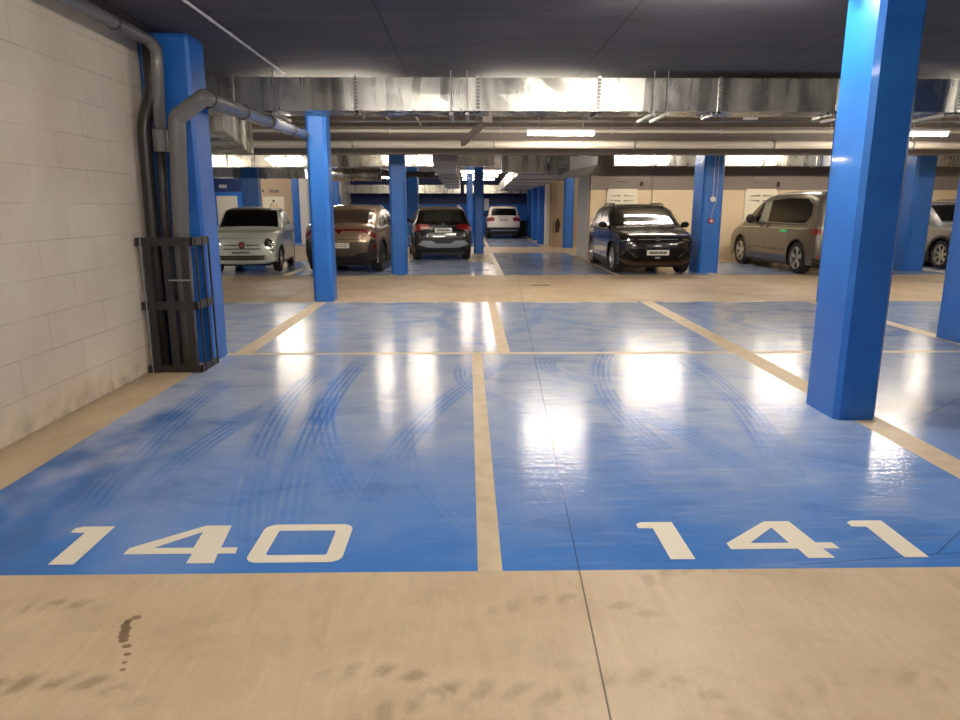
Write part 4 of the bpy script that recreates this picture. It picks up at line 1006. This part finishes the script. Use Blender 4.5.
# --- dark SUV facing out
def dark_suv():
    p = paint('dark_bronze_black_paint', (46,40,40), .4, .2)
    prof = [(.14,.22),(.05,.30),(.0,.45),(.0,.65),(.03,.80),(.10,.90),(.25,.97),(.6,1.04),(1.0,1.09),(1.15,1.14),(1.65,1.46),(1.9,1.57),(2.3,1.63),(3.0,1.63),(3.5,1.57),(3.8,1.46),(4.08,1.16),(4.18,1.0),(4.25,.75),(4.26,.5),(4.2,.32),(4.1,.24)]
    c = Car('dark_suv', 'glossy dark SUV facing out with black grille, parked before the cream wall', 4.27,1.84,1.64,prof,(.82,3.52),.36,1.05,.20,p,(4.44,16.28,0),0., nose=.30, tail=.22, plan=(.88,.95))
    c.t.scale = (1.035,1.02,1.01)
    c.patch('windscreen', 'T', [(-.74,1.16),(.74,1.16),(.62,1.80),(-.62,1.80)], mat('greenish_glass', srgb(30,34,26), .05, coat=.8, spec=.9), off=.012)
    c.patch('roof_panel', 'T', [(-.58,1.86),(.58,1.86),(.58,3.4),(-.58,3.4)], GLASS, off=.008, step=.1)
    c.patch('rear_window', 'T', [(-.6,3.72),(.6,3.72),(.66,4.0),(-.66,4.0)], GLASS, off=.01)
    c.sides('side_window', [(1.45,1.09),(1.88,1.48),(2.55,1.53),(2.55,1.09)], GLASS); c.sides('side_window', [(2.62,1.09),(2.62,1.53),(3.3,1.48),(3.7,1.2),(3.6,1.1)], GLASS)
    c.patch('upper_grille', 'F', [(-.80,.78),(.80,.78),(.82,.84),(.6,.86),(-.6,.86),(-.82,.84)], mat('gloss_black', srgb(9,9,10), .3, spec=.2), off=.012)
    c.both('headlamp', 'F', [(.50,.80),(.86,.83),(.90,.90),(.72,.88),(.52,.85)], LAMPD, off=.018)
    c.both('headlamp_led', 'F', [(.56,.815),(.80,.835),(.80,.85),(.56,.835)], CHROME, off=.024)
    c.patch('light_bar', 'F', [(-.45,.815),(.45,.815),(.45,.828),(-.45,.828)], LGREY, off=.02)
    c.patch('badge', 'F', disc(0,.82,.04,14,1.6), CHROME, off=.026)
    c.patch('lower_grille', 'F', [(-.82,.34),(.82,.34),(.66,.62),(-.66,.62)], mat('gloss_black', srgb(14,14,15), .12), off=.012)
    c.both('grille_blade', 'F', [(.44,.42),(.50,.42),(.72,.62),(.68,.62)], p, off=.022)
    c.patch('lower_lip', 'F', [(-.78,.24),(.78,.24),(.80,.31),(-.80,.31)], mat('lip_bronze', srgb(84,64,58), .4, metal=.5), off=.016)
    c.patch('sensor', 'F', [(-.06,.40),(.06,.40),(.06,.44),(-.06,.44)], LGREY, off=.02)
    c.plate('F', .53, None, w=.50, h=.12, x=.0)
    for wy in c.wy: c.sides('arch_trim', arc_ring(wy,c.R,c.arch,c.arch+.05), BLKP)
    c.sides('sill_trim', [(1.25,.24),(3.1,.24),(3.1,.34),(1.25,.34)], BLKP); c.sides('chrome_sill', [(1.3,.36),(3.05,.40),(3.05,.42),(1.3,.385)], CHROME)
    c.wheels(RIMS, 5, .23); c.mirrors(1.42,1.08, mat('gloss_black', srgb(14,14,15), .12)); c.handles((2.4,3.2), .93, p); c.seams([(1.35,.36,1.3,1.05),(2.58,.36,2.58,1.05)])
    for sg in (-1,1): MB().tube(smooth_path([(sg*.60,1.95,1.54),(sg*.60,2.1,1.64),(sg*.59,3.3,1.64),(sg*.59,3.5,1.55)],.1), .018, 8).build('roof_rail', BLKP, c.t)
    for sg in (-1,1):
        m = MB(); m.box(sg*.38-.2,sg*.38+.2,2.1,2.2,.9,1.3,.05); m.build('seat', BLKP, c.t)
dark_suv()

# --- grey van seen from the rear left
def van():
    p = paint('taupe_paint', (94,88,76), .35, .32)
    prof = [(.14,.22),(.04,.32),(.0,.5),(.03,.72),(.14,.88),(.45,1.02),(.85,1.14),(1.1,1.27),(1.7,1.65),(2.1,1.80),(2.6,1.88),(3.4,1.90),(4.3,1.88),(4.68,1.80),(4.80,1.55),(4.88,1.2),(4.93,.9),(4.97,.6),(4.94,.4),(4.84,.26)]
    c = Car('people_carrier', 'taupe people carrier van seen from rear left, partly behind large blue column', 4.97,1.94,1.90,prof,(.95,4.02),.37,1.12,.13,p,(8.60,20.75,0),math.radians(180+3.2), nose=.25, tail=.16, roofr=.09, plan=(.92,.97), arch=1.12)
    c.t.scale = (1,1,1.03)
    c.patch('windscreen', 'T', [(-.78,1.2),(.78,1.2),(.70,1.95),(-.70,1.95)], GLASS, off=.01)
    c.patch('roof_panel', 'T', [(-.68,2.15),(.68,2.15),(.68,4.4),(-.68,4.4)], BLKP, off=.008, step=.12)
    c.patch('rear_window', 'R', [(-.72,1.18),(.72,1.18),(.66,1.68),(-.66,1.68)], GLASS, off=.012)
    gg = mat('cabin_glass', srgb(150,156,140), .15, coat=.7)
    c.sides('side_window', [(1.55,1.17),(2.05,1.63),(2.10,1.63),(1.95,1.17)], GLASS)
    c.sides('front_door_window', [(1.98,1.17),(2.12,1.62),(2.45,1.68),(2.42,1.17)], gg)
    c.sides('side_window', [(2.47,1.17),(2.50,1.69),(3.3,1.74),(4.15,1.72),(4.42,1.58),(4.46,1.35),(4.30,1.19),(4.1,1.17)], GLASS)
    c.both('tail_lamp', 'R', [(.40,.95),(.97,.95),(.97,1.06),(.40,1.06)], TAIL, off=.016)
    c.sides('tail_lamp_side', [(4.50,.95),(4.86,.95),(4.86,1.06),(4.56,1.06)], TAIL, off=.012)
    c.sides('chrome_trim', [(.9,1.01),(4.5,1.04),(4.5,1.055),(.9,1.025)], CHROME, off=.010)
    c.sides('window_rail', [(1.4,1.115),(4.4,1.115),(4.4,1.145),(1.4,1.145)], BLKP, off=.010)
    c.sides('lower_crease', [(1.5,.44),(1.75,.52),(3.5,.52),(3.5,.54),(1.72,.54),(1.45,.46)], BLKP, off=.006)
    c.sides('sill_trim', [(1.4,.24),(3.55,.24),(3.55,.40),(1.4,.40)], mat('blue_grey_sill', srgb(52,66,96), .3, metal=.4), off=.008)
    c.patch('rear_bumper', 'R', [(-.95,.28),(.95,.28),(.95,.36),(-.95,.36)], BLKP, off=.014)
    c.patch('tailgate_strip', 'R', [(-.6,.74),(.6,.74),(.6,.77),(-.6,.77)], CHROME, off=.014)
    c.both('reflector', 'R', [(.6,.42),(.9,.42),(.9,.46),(.6,.46)], TAIL, off=.018)
    for wy in c.wy: c.sides('arch_trim', arc_ring(wy,c.R,c.arch,c.arch+.035), BLKP)
    c.wheels(RIMS, 5, .24); c.mirrors(1.72,1.18, BLKP, .2,.2)
    for y in (2.2,2.55):
        c.sides('handle_recess', disc(y,1.07,.05,12,1.4), BLKP, off=.014); 
    c.handles((2.28,2.60), 1.075, p)
    c.seams([(1.6,.42,1.6,1.1),(2.44,.42,2.44,1.1),(3.6,.75,3.62,1.1)])
    GRN = mat('green_sticker', srgb(30,190,110), .4, emis=.05, emcol=(.05,.8,.3,1))  # exit sign reflection on the van side, painted as a faintly glowing patch
    c.sides('green_sticker', [(3.20,.98),(3.24,.94),(3.50,.94),(3.56,1.0),(3.50,1.03),(3.48,.98),(3.36,1.02),(3.28,1.0)], GRN, off=.014)  # painted exit sign reflection, no sticker
    c.plate('R', .62, None)
van()

# --- silver SUV far right, facing out
def silver_suv():
    p = paint('silver_paint', (136,138,140), .5, .25)
    prof = [(.14,.22),(.05,.30),(.0,.45),(.0,.7),(.05,.90),(.2,1.0),(.6,1.07),(1.0,1.12),(1.2,1.2),(1.7,1.55),(2.0,1.67),(2.4,1.74),(3.4,1.74),(4.0,1.68),(4.3,1.3),(4.4,1.1),(4.5,.75),(4.5,.5),(4.42,.32),(4.3,.24)]
    c = Car('silver_suv', 'silver SUV nosing out between two blue columns at far right', 4.5,1.86,1.75,prof,(.92,3.6),.37,1.08,.18,p,(13.12,17.0,0),0., nose=.28, tail=.25, plan=(.88,.92))
    c.patch('windscreen', 'T', [(-.74,1.22),(.74,1.22),(.66,1.9),(-.66,1.9)], GLASS, off=.012)
    c.patch('rear_window', 'R', [(-.66,1.2),(.66,1.2),(.6,1.55),(-.6,1.55)], GLASS, off=.012)
    c.sides('side_window', [(1.5,1.13),(1.95,1.56),(2.6,1.62),(2.6,1.13)], GLASS); c.sides('side_window', [(2.67,1.13),(2.67,1.62),(3.6,1.56),(3.9,1.13)], GLASS)
    c.patch('upper_grille', 'F', [(-.5,.62),(.5,.62),(.56,.86),(-.56,.86)], BLKP, off=.012)
    c.both('headlamp', 'F', [(.58,.76),(.88,.78),(.90,.92),(.60,.88)], LAMP, off=.016)
    c.patch('lower_grille', 'F', [(-.7,.3),(.7,.3),(.62,.48),(-.62,.48)], BLKP, off=.012)
    c.patch('badge', 'F', disc(0,.75,.06,14), CHROME, off=.02)
    for wy in c.wy: c.sides('arch_trim', arc_ring(wy,c.R,c.arch,c.arch+.07), BLKP)
    c.sides('sill_trim', [(1.35,.24),(3.15,.24),(3.15,.42),(1.35,.42)], BLKP)
    c.wheels(RIMS, 7, .23); c.mirrors(1.5,1.14, BLKP); c.handles((2.45,3.3), .98, CHROME)
    for sg in (-1,1): MB().tube(smooth_path([(sg*.66,1.95,1.64),(sg*.66,2.1,1.76),(sg*.65,3.6,1.77),(sg*.65,3.8,1.66)],.1), .02, 8).build('roof_rail', CHROME, c.t)
silver_suv()
# dark motorbikes hint far behind the black SUV: a dark bin-like pump unit by the far columns
t = thing('waste_bin', 'dark bin standing far back between blue columns right of the white SUV', 'bin', (3.0,38.6,0))
MB().prism([(-.22,-.2),(.22,-.2),(.26,.2),(-.26,.2)], 0, .75).build('bin_body', BLKP, t); MB().box(-.27,.27,-.23,.23,.75,.82,.02).build('lid', BLKP, t)

# ------------------------------------------------------------------ world, camera
wd = bpy.data.worlds.new('world'); bpy.context.scene.world = wd; wd.use_nodes = True
wd.node_tree.nodes['Background'].inputs[0].default_value = (.8,.85,1,1); wd.node_tree.nodes['Background'].inputs[1].default_value = .3
cd = bpy.data.cameras.new('camera'); cam = bpy.data.objects.new('camera', cd); COL.objects.link(cam)
cd.sensor_width = 36; cd.lens = 693/960*36; cd.clip_start = .05
P = math.atan(154/693); YAW = math.atan(12/693)
cam.location = (0,0,1.6); cam.rotation_euler = (PI/2-P, 0, -YAW)
sc = bpy.context.scene; sc.camera = cam
sc.view_settings.view_transform = 'Standard'; sc.view_settings.look = 'None'; sc.view_settings.exposure = 1.38; sc.view_settings.gamma = 1.08
